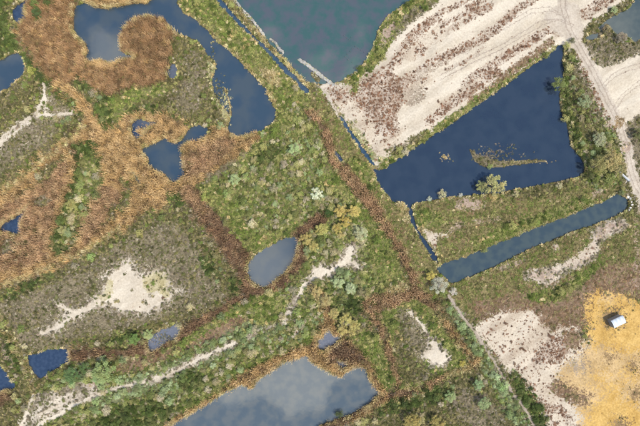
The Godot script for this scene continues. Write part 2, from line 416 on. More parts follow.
	area(REED_TAN, [84, 56, 92, 56, 104, 64, 122, 62, 122, 68, 104, 70, 90, 66])
	area(REED_RUST, [119, 30, 130, 18, 148, 12, 166, 18, 174, 32, 180, 38, 176, 50, 168, 60, 140, 62, 124, 56, 118, 44])
	area(REED_TAN, [84, 2, 92, -48, 160, -48, 154, 4, 140, 6, 112, 10, 98, 10])
	area(OLIVE, [170, 38, 186, 34, 200, 40, 210, 54, 218, 66, 213, 80, 218, 97, 230, 113, 226, 126, 208, 126, 195, 122, 180, 125, 160, 118, 140, 118, 128, 116, 118, 108, 108, 98, 125, 88, 150, 86, 168, 80, 180, 80, 180, 65, 172, 50])
	area(HEATH, [188, 52, 200, 54, 206, 66, 204, 84, 206, 100, 196, 112, 182, 112, 168, 104, 172, 94, 184, 86, 188, 72])
	area(GREEN, [128, 90, 150, 88, 168, 86, 170, 92, 150, 98, 134, 104, 122, 106, 116, 100])
	area(DARK, [128, 108, 140, 106, 160, 112, 176, 116, 176, 122, 160, 117, 142, 117, 130, 114])
	area(PALE_GREEN, [210, 58, 216, 62, 220, 70, 216, 82, 222, 92, 230, 106, 232, 116, 226, 124, 220, 108, 212, 92, 208, 76])
	area(DARK, [34, 8, 40, 4, 44, 14, 46, 24, 42, 27, 37, 20])
	area(DARK, [46, -6, 54, -6, 54, 8, 49, 11])
	area(DARK, [74, 78, 82, 78, 92, 84, 97, 92, 92, 98, 84, 92, 78, 86])
	area(DARK, [96, 106, 106, 96, 116, 100, 124, 108, 122, 118, 112, 124, 106, 130, 98, 122])
	area(GREEN, [110, 100, 128, 100, 126, 120, 114, 124, 110, 112])
	area(DARK, [-48, -20, -4, -10, 8, 4, 10, 16, 6, 26, 20, 44, 12, 52, -48, 60])
	area(DARK, [-48, 20, 0, 28, 10, 30, 22, 45, 15, 52, 0, 58, -48, 60])
	line(DARK, 8, [-4, 22, 8, 30, 18, 44, 30, 60, 44, 78])
	line(DARK, 5, [44, 78, 60, 92, 74, 102, 84, 114])
	line(GREY, 3, [12, 28, 17, 36, 24, 46, 32, 58, 40, 68])
	line(REED_TAN, 6, [60, 86, 70, 90, 78, 98, 86, 108, 92, 118, 92, 126])
	area(REED_TAN, [84, 126, 92, 114, 100, 124, 112, 131, 124, 128, 128, 116, 150, 115, 166, 115, 180, 122, 188, 128, 186, 138, 210, 140, 214, 130, 226, 128, 240, 139, 250, 134, 262, 134, 252, 146, 236, 157, 222, 168, 208, 176, 196, 184, 183, 190, 176, 192, 165, 200, 164, 212, 156, 205, 145, 208, 138, 218, 128, 226, 118, 234, 100, 244, 82, 256, 62, 266, 40, 275, 20, 281, 0, 288, -48, 302, -48, 210, 0, 192, 15, 182, 30, 170, 45, 158, 60, 146, 76, 132])
	area(REED_PINK, [180, 160, 200, 146, 220, 138, 240, 142, 230, 154, 210, 170, 196, 180, 186, 178])
	area(HEATH, [224, 164, 244, 152, 256, 142, 250, 152, 232, 168, 216, 180, 206, 184, 202, 178])
	area(OLIVE, [34, 176, 48, 166, 62, 156, 72, 150, 76, 154, 68, 164, 56, 172, 44, 180])
	area(REED_PINK, [-48, 232, 10, 205, 30, 190, 50, 180, 66, 164, 74, 162, 70, 178, 64, 196, 58, 212, 54, 228, 52, 244, 52, 258, 24, 268, -48, 282])
	area(HEATH, [36, 196, 52, 194, 56, 202, 46, 208, 36, 210])
	area(DARK, [73, 146, 84, 140, 97, 142, 102, 146, 104, 158, 107, 176, 104, 186, 98, 198, 90, 210, 85, 224, 83, 238, 76, 248, 66, 256, 56, 256, 53, 245, 56, 228, 62, 212, 68, 196, 72, 182, 76, 168, 80, 156])
	area(THICKET, [84, 158, 96, 156, 104, 170, 100, 186, 92, 200, 84, 214, 78, 232, 68, 246, 60, 246, 62, 230, 68, 214, 74, 200, 78, 184, 80, 170])
	area(REED_PINK, [104, 188, 116, 186, 126, 198, 126, 210, 114, 220, 104, 228, 96, 240, 86, 248, 86, 232, 90, 216, 98, 202])
	area(OLIVE, [112, 204, 124, 196, 128, 206, 122, 216, 112, 224, 104, 226, 108, 214])
	area(OLIVE, [118, 176, 127, 174, 136, 188, 134, 202, 126, 212, 118, 214, 122, 202, 124, 188])
	line(OLIVE, 4, [70, 158, 58, 170, 44, 182, 30, 190, 14, 202])
	area(HEATH, [4, 240, 14, 238, 20, 246, 14, 254, 2, 256])
	line(OLIVE, 3, [2, 262, 20, 258, 34, 250])
	line(FRINGE, 4, [0, 196, 20, 182, 40, 166, 60, 150, 78, 136, 88, 126])
	line(FRINGE, 4, [-20, 292, 0, 284, 30, 275, 60, 263, 84, 251, 104, 239, 124, 225])
	area(DARK, [172, 190, 180, 194, 186, 204, 180, 206, 172, 200, 166, 198])
	area(REED_BROWN, [186, 192, 194, 186, 202, 196, 212, 208, 224, 222, 236, 236, 246, 250, 252, 258, 248, 266, 250, 280, 256, 286, 266, 292, 250, 298, 235, 304, 220, 312, 205, 322, 192, 332, 180, 340, 165, 348, 155, 354, 140, 355, 120, 355, 100, 355, 85, 358, 70, 362, 68, 350, 85, 348, 105, 349, 125, 350, 140, 346, 150, 340, 166, 334, 183, 327, 200, 318, 220, 308, 236, 300, 244, 290, 243, 280, 234, 266, 226, 252, 216, 238, 206, 226, 196, 212, 188, 202])
	area(REED_PINK, [178, 192, 194, 184, 206, 198, 214, 212, 206, 216, 196, 206, 186, 198])
	line(GREY, 1.8, [181, 207, 192, 218, 204, 230, 212, 240, 218, 252])
	line(GREY, 1.4, [204, 200, 216, 212, 228, 226, 242, 242])
	area(REED_BROWN, [297, 246, 304, 244, 306, 256, 300, 268, 292, 278, 284, 286, 272, 291, 262, 292, 260, 286, 290, 266])
	area(REED_BROWN, [290, 238, 300, 228, 312, 217, 322, 213, 329, 217, 326, 225, 312, 229, 302, 240])
	# --- the sand tongue and other bare spots
	area(SAND, [128, 258, 133, 262, 137, 268, 140, 276, 150, 272, 158, 268, 166, 270, 172, 278, 172, 290, 170, 300, 160, 308, 150, 312, 140, 314, 130, 312, 122, 312, 112, 308, 104, 304, 95, 306, 88, 310, 80, 313, 72, 318, 64, 324, 58, 330, 48, 332, 42, 333, 44, 329, 56, 324, 64, 318, 70, 312, 58, 306, 57, 302, 66, 306, 76, 309, 84, 308, 92, 303, 98, 296, 105, 290, 107, 282, 106, 276, 112, 271, 120, 264])
	frayed([128, 258, 133, 262, 137, 268, 140, 276, 150, 272, 158, 268, 166, 270, 172, 278, 172, 290, 170, 300, 160, 308, 150, 312, 140, 314, 130, 312, 122, 312, 112, 308, 104, 304, 95, 306, 88, 310, 80, 313, 72, 318, 64, 324, 58, 330, 48, 332, 42, 333, 44, 329, 56, 324, 64, 318, 70, 312, 58, 306, 57, 302, 66, 306, 76, 309, 84, 308, 92, 303, 98, 296, 105, 290, 107, 282, 106, 276, 112, 271, 120, 264], 5.0)
	area(SAND_YELLOW, [142, 278, 152, 274, 162, 270, 170, 278, 172, 292, 166, 298, 158, 290, 150, 294, 144, 288])
	area(SAND_YELLOW, [96, 299, 106, 291, 108, 280, 114, 278, 116, 290, 108, 300, 98, 304])
	line(SAND_SPARSE, 3, [150, 294, 162, 300, 172, 296])
	line(SAND, 4.5, [100, 300, 92, 306, 82, 310, 72, 316], 0.6)
	line(SAND, 3.4, [72, 316, 64, 323, 56, 328, 44, 332], 0.6)
	line(SAND, 2.6, [74, 312, 66, 307, 58, 304], 0.6)
	for q in [[118, 300, 2.5], [146, 303, 2.6], [110, 296, 1.8], [134, 290, 1.6], [126, 272, 1.6], [155, 282, 2.2], [149, 287, 2.0], [161, 276, 2.0], [163, 288, 2.4], [152, 296, 1.8]]:
		blob(OLIVE, q[0], q[1], q[2])
	line(SAND_SHRUB, 4, [168, 286, 180, 290, 194, 292])
	area(SAND_SHRUB, [38, 392, 55, 390, 75, 383, 92, 379, 102, 383, 100, 394, 80, 403, 60, 414, 40, 426, 36, 474, 14, 474, 22, 426, 30, 412, 36, 400])
	area(PINK, [84, 382, 94, 379, 102, 382, 98, 386, 88, 387])
	line(SAND, 3.4, [35, 392, 32, 402, 27, 414, 22, 426, 14, 446], 0.5)
	line(SAND, 3.6, [34, 430, 45, 421, 60, 414, 75, 405, 88, 399, 100, 394, 112, 389, 119, 386], 0.5)
	line(SAND_SHRUB, 5, [112, 389, 126, 385, 140, 382, 156, 379])
	line(SAND, 2.4, [112, 389, 126, 385, 140, 382, 158, 378], 0.5)
	line(SAND, 2.4, [50, 404, 62, 398, 74, 392], 0.6)
	line(SAND, 2.4, [40, 414, 54, 408, 66, 402], 0.6)
	line(SAND_SHRUB, 7.5, [150, 380, 157, 378, 168, 375, 178, 369, 191, 363, 199, 358, 209, 354, 219, 349, 239, 341], 0.5)
	line(SAND, 3.2, [157, 378, 168, 375, 178, 369, 191, 363, 199, 358, 209, 354, 219, 349, 236, 342], 0.5)
	line(SAND_SHRUB, 4, [246, 338, 262, 330, 276, 324, 286, 319])
	line(SAND, 4, [285, 322, 288, 313, 292, 305, 298, 297, 303, 288])
	line(SAND_SHRUB, 7, [286, 318, 290, 308, 296, 298])
	line(SAND, 4, [300, 294, 304, 285, 312, 277])
	area(SAND, [312, 270, 318, 264, 323, 263, 328, 266, 336, 263, 342, 256, 344, 250, 348, 244, 354, 243, 356, 250, 354, 258, 362, 266, 360, 271, 350, 265, 342, 267, 334, 273, 326, 277, 316, 281, 308, 284, 306, 280])
	frayed([312, 270, 318, 264, 323, 263, 328, 266, 336, 263, 342, 256, 344, 250, 348, 244, 354, 243, 356, 250, 354, 258, 362, 266, 360, 271, 350, 265, 342, 267, 334, 273, 326, 277, 316, 281, 308, 284, 306, 280], 3.5)
	line(SAND, 3, [293, 337, 297, 331])
	area(PINK, [0, 342, 6, 341, 10, 350, 16, 362, 12, 364, 6, 354], 0.5)
	line(FRINGE, 2.2, [-20, 296, -6, 304, 6, 321, 12, 333, 18, 345, 24, 360, 30, 378, 35, 392])
	line(DARK, 3, [2, 326, 8, 336, 14, 350, 18, 366, 22, 382])
	area(REED_BROWN, [-20, 400, 0, 392, 8, 388, 16, 388, 13, 397, 4, 403, -10, 408])
	# --- water
	water = [
		["pond", "narrow deep blue pool curving off the top left corner", 0, [13, 12, 15, 7, 19, 4, 26, 1, 30, -8, 34, -44, 44, -44, 38, -8, 27, 2, 24, 6, 26, 12, 27, 17, 25, 22, 20, 24, 15, 21, 13, 16]],
		["pond", "blue pond cut by the left edge above the forked sandy trail", 1, [-46, 70, -20, 66, 0, 61, 6, 57, 14, 53, 20, 53, 23, 57, 24, 63, 26, 69, 25, 74, 20, 78, 15, 83, 8, 89, 0, 93, -20, 100, -46, 108]],
		["pond", "long winding blue lagoon round the orange reed peninsula", 1, [74, 10, 76, 7, 80, 4, 88, 2, 92, 5, 98, 8, 108, 9, 116, 7, 128, 5, 140, 3, 146, 4, 150, 2, 157, -8, 160, -44, 176, -44, 177, -8, 178, 3, 181, 10, 186, 15, 194, 18, 200, 23, 206, 28, 210, 33, 214, 38, 221, 44, 228, 50, 236, 57, 243, 64, 249, 71, 256, 78, 262, 84, 267, 89, 268, 97, 273, 104, 276, 110, 277, 115, 274, 123, 266, 128, 256, 134, 248, 135, 240, 138, 232, 135, 227, 128, 230, 120, 229, 113, 222, 106, 216, 97, 213, 88, 212, 80, 214, 74, 217, 66, 214, 60, 208, 56, 205, 49, 200, 43, 194, 39, 186, 36, 178, 34, 171, 29, 168, 24, 164, 20, 156, 18, 148, 16, 140, 18, 134, 21, 128, 26, 124, 31, 121, 38, 121, 46, 124, 53, 130, 55, 140, 58, 130, 59, 120, 60, 114, 64, 108, 62, 100, 61, 92, 62, 86, 60, 85, 57, 88, 52, 87, 46, 82, 40, 77, 36, 74, 30, 74, 20]],
		["pond", "tiny blue pool in the scrub behind the reed peninsula", 0, [167, 73, 169, 68, 173, 63, 177, 65, 178, 72, 177, 78, 173, 79, 169, 77]],
		["pond", "small blue pool dotted with tan reed tufts", 0, [132, 127, 134, 122, 138, 119, 143, 120, 149, 121, 156, 121, 157, 124, 152, 127, 147, 130, 144, 133, 142, 138, 135, 139, 132, 134]],
		["pond", "kidney shaped grey blue pool enclosed by orange reeds", 1, [141, 150, 145, 155, 149, 160, 149, 166, 154, 170, 165, 174, 168, 179, 175, 183, 181, 180, 185, 175, 184, 165, 183, 159, 182, 151, 185, 144, 192, 142, 202, 140, 208, 136, 209, 130, 205, 126, 197, 125, 190, 128, 186, 133, 183, 139, 177, 143, 170, 142, 168, 139, 165, 138, 158, 142, 148, 146]],
		["pond", "blue puddle inside the tan reed bed near the left edge", 0, [1, 230, 3, 224, 8, 221, 14, 218, 21, 214, 25, 209, 30, 204, 32, 206, 28, 211, 25, 217, 22, 221, 22, 230, 21, 236, 18, 236, 12, 233, 4, 233]],
		["pond", "thin dark sliver of water in the reeds west of the kidney pool", 0, [132, 172, 136, 172, 143, 184, 144, 187, 141, 186, 136, 180]],
		["pond", "oval pool mirroring a white cloud, in the middle of the marsh", 1, [248, 265, 252, 258, 262, 250, 272, 245, 284, 238, 294, 236, 298, 238, 299, 243, 297, 251, 295, 259, 290, 268, 284, 274, 276, 280, 270, 286, 262, 288, 254, 284, 250, 278, 247, 271]],
		["pond", "small deep blue pond at the west end of the brown reed strip", 0, [28, 354, 33, 354, 40, 352, 47, 349.5, 58, 349, 66, 348.5, 70, 352, 71, 358, 69, 362, 63, 365, 57, 369, 50, 373, 45, 377, 41, 379, 37, 376, 33, 371, 30, 365, 28.5, 360]],
		["pond", "blue pond corner cut by the left edge near the bottom", 0, [-46, 350, -20, 355, 0, 364, 4, 368, 9, 375, 14, 382, 17, 385, 14, 390, 8, 389, 3, 391, 0, 394, -20, 398, -46, 400]],
		["pond", "shallow violet blue pool in the brown reed strip", 2, [148, 338, 158, 332, 168, 327, 176, 324, 183, 327, 181, 333, 176, 340, 166, 343, 160, 348, 154, 352, 150, 351, 148, 346]],
		["pond", "large grey pond mirroring clouds at the bottom edge", 3, [160, 470, 166, 428, 177, 420, 189, 415, 199, 407, 209, 403, 221, 394.5, 231, 388.5, 239, 385, 244, 383.5, 249, 388.5, 254, 388, 256, 381, 264, 375, 274, 369, 284, 361, 296, 359, 302, 356, 309.5, 356, 311.5, 362, 320, 366, 331, 372, 340, 377, 345, 374, 349, 369, 355, 366, 363, 366, 368, 370, 369, 378, 373, 385, 381, 392, 383, 393.5, 375, 398.5, 365, 406.6, 357, 411, 347, 416, 335, 420, 325, 423, 316, 430, 300, 470]],
		["pond", "small blue pool above the big grey pond, among tan reeds", 2, [318, 340, 325, 334, 328, 326, 331, 329, 333, 335, 339, 336, 342, 338, 338, 341, 335, 344, 328, 348, 323, 351, 318, 348, 317, 343]],
		["pond", "dark puddle in the reeds right beside the big grey pond", 0, [335, 361, 342, 360, 348, 365, 345, 369, 338, 366]],
		["lake", "broad blue green lake with submerged weed at the top edge", 4, [210, -46, 236, 2, 246, 14, 254, 25, 262, 36, 270, 44, 279, 53, 288, 62, 296, 71, 304, 80, 312, 84, 322, 84, 335, 83, 340, 82, 350, 76, 358, 70, 366, 60, 372, 48, 376, 38, 378, 30, 384, 20, 394, 12, 402, 6, 414, 0, 430, -46]],
		["channel", "straight narrow blue drainage channel beside the lake dike", 5, [196, -46, 214, -6, 218, 3, 228, 14, 240, 26, 252, 37, 268, 54, 282, 70, 294, 81, 304, 93, 310, 94, 310, 91, 302, 82, 288, 68, 278, 58, 266, 46, 256, 38, 248, 28, 236, 16, 224, 2, 221, -6, 206, -46]],
		["ditch", "narrow blue ditch running into the dark pond's west corner", 5, [338, 116, 344, 126, 351, 136, 358, 147, 365, 157, 370, 164, 374, 166, 376, 165, 370, 157, 364, 148, 356, 137, 350, 128, 342, 116]],
		["pond", "large dark blue pond with a grassy islet and overhanging tree", 6, [376, 170, 384, 169, 394, 161, 404, 155, 414, 148, 424, 142, 434, 134, 442, 130, 452, 123, 464, 114, 474, 107, 484, 100, 494, 93, 504, 86, 512, 80, 520, 74, 530, 67, 540, 60, 548, 55, 554, 50, 559, 45, 563, 45, 564, 50, 563, 58, 564, 68, 564, 78, 560, 92, 560, 101, 561, 113, 566, 121, 569, 133, 570, 145, 574, 150, 580, 156, 585, 164, 584, 175, 566, 180, 552, 183, 536, 186, 524, 188, 512, 190, 504, 192, 496, 194, 484, 195, 472, 195, 460, 196, 446, 198, 430, 201, 416, 203, 412, 205, 413, 210, 414, 218, 418, 228, 424, 238, 430, 246, 435, 252, 439, 261, 438, 265, 434, 262, 428, 253, 422, 242, 416, 232, 411, 222, 409, 214, 407, 206, 398, 204, 392, 202, 388, 195, 384, 191, 380, 185, 376, 178, 373, 170, 373, 166]],
		["canal", "straight murky grey blue canal ending at the dirt road", 7, [437, 267, 442, 264, 450, 261, 460, 258, 472, 254, 496, 243, 512, 237.5, 524, 232, 540, 226, 560, 219, 578, 211, 592, 205, 604, 202, 612, 196, 618, 194, 624, 196, 628, 200, 628, 206, 624, 211, 616, 216, 606, 220, 596, 224, 588, 227, 576, 230, 562, 236, 550, 241, 536, 246, 524, 252, 512, 258, 498, 265, 484, 271, 470, 277, 458, 282, 450, 284, 448, 279, 442, 275, 437, 271]],
		["pond", "teal pond with ragged scrubby shore in the top right corner", 8, [584, 40, 585, 37, 592, 34, 599, 33, 598, 27, 602, 23, 610, 18, 618, 13, 626, 10, 632, 4, 640, -10, 684, -40, 684, 42, 650, 42, 640, 40, 632, 43, 628, 36, 622, 34, 616, 37, 612, 30, 608, 26, 605, 27, 604, 33, 600, 37, 592, 41]],
		["pond", "small dark puddle in the diagonal reed line near the dark pond", 0, [335, 150, 339, 154, 344, 160, 342, 163, 337, 160, 334, 155]],
	]
	for w in water:
		var p := rough(w[3], 0.6)
		w.append(p)
		fill(p, WATER)
	# --- islets and spits that rise from the water
	line(SPIT, 2.4, [232, -4, 240, 7, 250, 17, 258, 27, 265, 37])
	line(SPIT, 2.2, [270, 39, 276, 44, 283, 53])
	line(SPIT, 3.4, [299, 60, 306, 64, 314, 70, 324, 78, 334, 85])
	line(OLIVE, 4, [313, 75, 318, 80])
	line(HEATH, 1.8, [471, 151, 475, 157, 480, 162, 488, 165, 496, 166, 506, 164, 518, 163, 530, 162, 545, 161])
	area(HEATH, [469, 149, 474, 151, 478, 155, 486, 157, 496, 160, 508, 161, 522, 160.5, 546, 160, 546, 162, 524, 164, 508, 166, 494, 168, 482, 166, 474, 160], 0.8)
	line(OLIVE, 2.6, [476, 159, 482, 163, 490, 165.5, 502, 164.5])
	line(OLIVE, 1.6, [502, 164.5, 516, 163, 532, 162])
	line(HEATH, 1.4, [478, 161, 486, 164, 500, 165])
	blob(FRINGE, 444.5, 157, 2.2, 0.7)
	blob(REED_TAN, 141, 131, 3)
	line(HEATH, 5, [600, 38, 605, 31, 607, 27])
	line(HEATH, 4, [614, 38, 620, 36, 626, 39])
	line(FRINGE, 5, [398, 204, 402, 204, 404, 214, 408, 222])
	line(FRINGE, 1.6, [225, 88, 229, 100, 231, 112, 229, 122])


func softness() -> PackedFloat32Array:
	# how far, in map units, the edge of a cover frays
	var a := PackedFloat32Array()
	a.resize(28)
	a.fill(3.4)
	for z in [YELLOW, TAN, GREY, TAN_DARK, BROWN_MAT, PINK, HEATH, OLIVE, DARK, PALE_GREEN]:
		a[z] = 6.0
	for z in [TRACK, SAND, SPIT]:
		a[z] = 1.3
	for z in [YELLOW, TAN, GREY]:
		a[z] = 10.0
	for z in [REED_TAN, REED_PINK, REED_BROWN, REED_RUST]:
		a[z] = 2.4
	a[CLUMPS] = 6.5
	a[SAND_SPARSE] = 4.0
	a[RUT] = 0.3
	a[WATER] = 0.0
	return a


func at(px: float, py: float) -> int:
	var x := int((px + MG) * S)
	var y := int((py + MG) * S)
	if x < 0 or y < 0 or x >= GW or y >= GH:
		return OLIVE
	return zone[y * GW + x]


# ------------------------------------------------------------------ relief: distance to the shore gives banks and beds
func chamfer(to_water: bool) -> PackedFloat32Array:
	var d := PackedFloat32Array()
	d.resize(TW * TH)
	for y in TH:
		for x in TW:
			d[y * TW + x] = 0.0 if (zone[int((y + 0.5) * S) * GW + int((x + 0.5) * S)] == WATER) == to_water else 99.0
	for y in range(1, TH):
		for x in range(1, TW - 1):
			var i := y * TW + x
			d[i] = minf(d[i], minf(minf(d[i - 1], d[i - TW]) + 1.0, minf(d[i - TW - 1], d[i - TW + 1]) + 1.4))
	for y in range(TH - 2, -1, -1):
		for x in range(TW - 2, 0, -1):
			var i := y * TW + x
			d[i] = minf(d[i], minf(minf(d[i + 1], d[i + TW]) + 1.0, minf(d[i + TW + 1], d[i + TW - 1]) + 1.4))
	return d


func relief() -> void:
	var land := chamfer(true)
	var deep := chamfer(false)
	var sd := PackedFloat32Array()
	sd.resize(TW * TH)
	for i in TW * TH:
		sd[i] = land[i] - deep[i]
	height.resize(TW * TH)
	height.fill(0.4)
	var n := FastNoiseLite.new()
	n.seed = 5
	n.frequency = 0.03
	n.fractal_octaves = 4
	for y in range(1, TH - 1):
		for x in range(1, TW - 1):
			var i := y * TW + x
			var s := (sd[i] * 4.0 + (sd[i - 1] + sd[i + 1] + sd[i - TW] + sd[i + TW]) * 2.0 + sd[i - TW - 1] + sd[i - TW + 1] + sd[i + TW - 1] + sd[i + TW + 1]) / 16.0
			if s > 0.0:
				height[i] = 0.04 + 0.46 * (1.0 - exp(-s * 0.22)) + minf(s * 0.1, 1.0) * (0.3 * n.get_noise_2d(x, y) + 0.05)
			else:
				height[i] = 0.04 + s * 0.11


func ground_height(px: float, py: float) -> float:
	var fx := clampf(px + MG - 0.5, 0.0, TW - 1.001)
	var fy := clampf(py + MG - 0.5, 0.0, TH - 1.001)
	var x := int(fx)
	var y := int(fy)
	var i := y * TW + x
	x = 1 if x < TW - 1 else 0
	return lerpf(lerpf(height[i], height[i + 1], fx - int(fx)), lerpf(height[i + TW], height[i + TW + 1], fx - int(fx)), fy - int(fy))


func noise_bytes(seed_: int, frequency: float, octaves: int) -> PackedByteArray:
	var n := FastNoiseLite.new()
	n.seed = seed_
	n.frequency = frequency
	n.fractal_octaves = octaves
	return n.get_image(GW, GH, false, false, true).get_data()


# two soil or litter colours of each cover (linear), and how strong the grain is
const SOIL := {
	WATER: [0.035, 0.035, 0.028, 0.06, 0.055, 0.04, 0.2],
	REED_TAN: [0.085, 0.065, 0.036, 0.17, 0.12, 0.065, 0.6],
	REED_BROWN: [0.06, 0.042, 0.03, 0.12, 0.08, 0.055, 0.6],
	REED_PINK: [0.075, 0.058, 0.036, 0.15, 0.105, 0.065, 0.6],
	GREEN: [0.085, 0.095, 0.035, 0.17, 0.165, 0.075, 0.6],
	OLIVE: [0.06, 0.058, 0.03, 0.13, 0.115, 0.065, 0.6],
	HEATH: [0.095, 0.085, 0.052, 0.19, 0.165, 0.115, 0.6],
	SAND: [0.34, 0.3, 0.24, 0.47, 0.435, 0.37, 0.26],
	SAND_SPARSE: [0.3, 0.25, 0.195, 0.43, 0.39, 0.325, 0.3],
	BROWN_MAT: [0.11, 0.075, 0.05, 0.19, 0.14, 0.10, 0.5],
	YELLOW: [0.35, 0.225, 0.07, 0.46, 0.32, 0.12, 0.34],
	THICKET: [0.07, 0.078, 0.034, 0.15, 0.145, 0.075, 0.6],
	PINK: [0.22, 0.165, 0.13, 0.36, 0.3, 0.26, 0.4],
	MEADOW: [0.11, 0.095, 0.05, 0.2, 0.175, 0.085, 0.6],
	DARK: [0.04, 0.05, 0.022, 0.08, 0.085, 0.035, 0.4],
	TRACK: [0.32, 0.285, 0.24, 0.42, 0.385, 0.335, 0.2],
	TAN: [0.32, 0.23, 0.115, 0.43, 0.32, 0.175, 0.36],
	GREY: [0.19, 0.155, 0.12, 0.29, 0.25, 0.2, 0.4],
	MINT: [0.08, 0.1, 0.048, 0.15, 0.16, 0.09, 0.6],
	SAND_SHRUB: [0.19, 0.165, 0.125, 0.42, 0.385, 0.33, 0.5],
	SPIT: [0.19, 0.19, 0.18, 0.37, 0.37, 0.355, 0.4],
	CLUMPS: [0.21, 0.155, 0.115, 0.4, 0.36, 0.31, 0.35],
	RUT: [0.24, 0.205, 0.17, 0.3, 0.265, 0.23, 0.2],
	FRINGE: [0.18, 0.14, 0.07, 0.26, 0.21, 0.11, 0.5],
	PALE_GREEN: [0.2, 0.19, 0.11, 0.3, 0.29, 0.17, 0.5],
	REED_RUST: [0.075, 0.052, 0.03, 0.15, 0.10, 0.055, 0.6],
	SAND_YELLOW: [0.28, 0.25, 0.14, 0.40, 0.37, 0.26, 0.3],
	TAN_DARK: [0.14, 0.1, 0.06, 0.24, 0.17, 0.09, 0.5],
}


func ground() -> void:
	patch_a = noise_bytes(11, 0.018, 4)
	patch_b = noise_bytes(12, 0.05, 3)
	patch_c = noise_bytes(13, 0.004, 3)
	fine_a = noise_bytes(14, 0.16, 2)
	fine_b = noise_bytes(15, 0.4, 2)
	var table := PackedFloat32Array()
	table.resize(28 * 7)
	for k in SOIL:
		for j in 7:
			table[k * 7 + j] = SOIL[k][j]
	var soft := softness()
	for i in 28:
		soft[i] *= S / 128.0
	var streak := FastNoiseLite.new()
	streak.seed = 44
	streak.frequency = 0.012
	streak.fractal_octaves = 4
	var encode := PackedByteArray()
	encode.resize(1025)
	for i in 1025:
		encode[i] = int(clampf(255.0 * Color(i / 1024.0, 0, 0).linear_to_srgb().r, 0, 255))
	var data := PackedByteArray()
	data.resize(GW * GH * 3)
	var o := 0
	for y in GH:
		for x in GW:
			var i := y * GW + x
			var fb := fine_b[i]
			var z0 := zone[i]
			var i2 := (i + 7777 + 211 * GW) % (GW * GH)
			var am := soft[z0]
			var wx := x + int(((patch_b[i] - 128) * 0.9 + (fine_a[i] - 128) * 0.9 + (fb - 128) * 0.9) * am)
			var wy := y + int(((patch_b[i2] - 128) * 0.9 + (fine_a[i2] - 128) * 0.9 + (fine_b[i2] - 128) * 0.9) * am)
			var z := zone[clampi(wy, 0, GH - 1) * GW + clampi(wx, 0, GW - 1)]
			if z == WATER:
				z = z0
			var t := clampf((patch_a[i] * 0.55 + patch_b[i] * 0.35 + fine_a[i] * 0.3) / 128.0 - 0.7, 0.0, 1.0)
			if z == SAND or z == SAND_SPARSE:
				# wind and tyres draw the sand out in long stripes from south-west to north-east
				t = clampf(t * 0.4 + 0.5 + 0.9 * streak.get_noise_2d((x * 0.82 - y * 0.57) * 0.25, (x * 0.57 + y * 0.82) * 2.0), 0.0, 1.0)
			z *= 7
			var g := 1.0 + table[z + 6] * ((fb - 128) * 0.0045 + (fine_a[i] - 128) * 0.003)
			data[o] = encode[clampi(int(lerpf(table[z], table[z + 3], t) * g * 1024.0), 0, 1024)]
			data[o + 1] = encode[clampi(int(lerpf(table[z + 1], table[z + 4], t) * g * 1024.0), 0, 1024)]
			data[o + 2] = encode[clampi(int(lerpf(table[z + 2], table[z + 5], t) * g * 1024.0), 0, 1024)]
			o += 3
	var tex := ImageTexture.create_from_image(Image.create_from_data(GW, GH, false, Image.FORMAT_RGB8, data))
	var m := StandardMaterial3D.new()
	m.resource_name = "soil"
	m.albedo_texture = tex
	m.roughness = 1.0
	m.metallic_specular = 0.2
	# one sheet: fine cells where the camera looks, widening towards the horizon
	var xs: Array[float] = []
	var ys: Array[float] = []
	var outer := [12000.0, 6000.0, 3000.0, 1500.0, 700.0, 300.0, 120.0, 40.0, 12.0]
	for e in outer:
		xs.append(-MG - e)
		ys.append(-MG - e)
	for x in TW:
		xs.append(x + 0.5 - MG)
	for y in TH:
		ys.append(y + 0.5 - MG)
	outer.reverse()
	for e in outer:
		xs.append(TW - MG + e)
		ys.append(TH - MG + e)
	var nx := xs.size()
	var ny := ys.size()
	var v := PackedVector3Array()
	var uv := PackedVector2Array()
	var nrm := PackedVector3Array()
	v.resize(nx * ny)
	uv.resize(nx * ny)
	nrm.resize(nx * ny)
	for b in ny:
		for a in nx:
			var i := b * nx + a
			var inside := a >= 9 and b >= 9 and a < nx - 9 and b < ny - 9
			var h: float = height[(b - 9) * TW + a - 9] if inside else 0.4
			v[i] = world(xs[a], ys[b], h)
			uv[i] = Vector2((xs[a] + MG) / (GW / S), (ys[b] + MG) / (GH / S))
			if inside and a > 10 and b > 10 and a < nx - 11 and b < ny - 11:
				var j := (b - 9) * TW + a - 9
				nrm[i] = Vector3(height[j - 1] - height[j + 1], 2.0 * K, height[j - TW] - height[j + TW]).normalized()
			else:
				nrm[i] = Vector3.UP
	var ix := PackedInt32Array()
	ix.resize((nx - 1) * (ny - 1) * 6)
	var k := 0
	for b in ny - 1:
		for a in nx - 1:
			var i := b * nx + a
			ix[k] = i
			ix[k + 1] = i + 1
			ix[k + 2] = i + nx
			ix[k + 3] = i + 1
			ix[k + 4] = i + nx + 1
			ix[k + 5] = i + nx
			k += 6
	var arr := []
	arr.resize(Mesh.ARRAY_MAX)
	arr[Mesh.ARRAY_VERTEX] = v
	arr[Mesh.ARRAY_NORMAL] = nrm
	arr[Mesh.ARRAY_TEX_UV] = uv
	arr[Mesh.ARRAY_INDEX] = ix
	var am := ArrayMesh.new()
	am.add_surface_from_arrays(Mesh.PRIMITIVE_TRIANGLES, arr)
	var o3 := MeshInstance3D.new()
	o3.name = "ground"
	o3.mesh = am
	o3.material_override = m
	add_child(o3)
	tag(o3, "marsh ground of sand, soil and plant litter between the ponds", "ground", "", "structure")


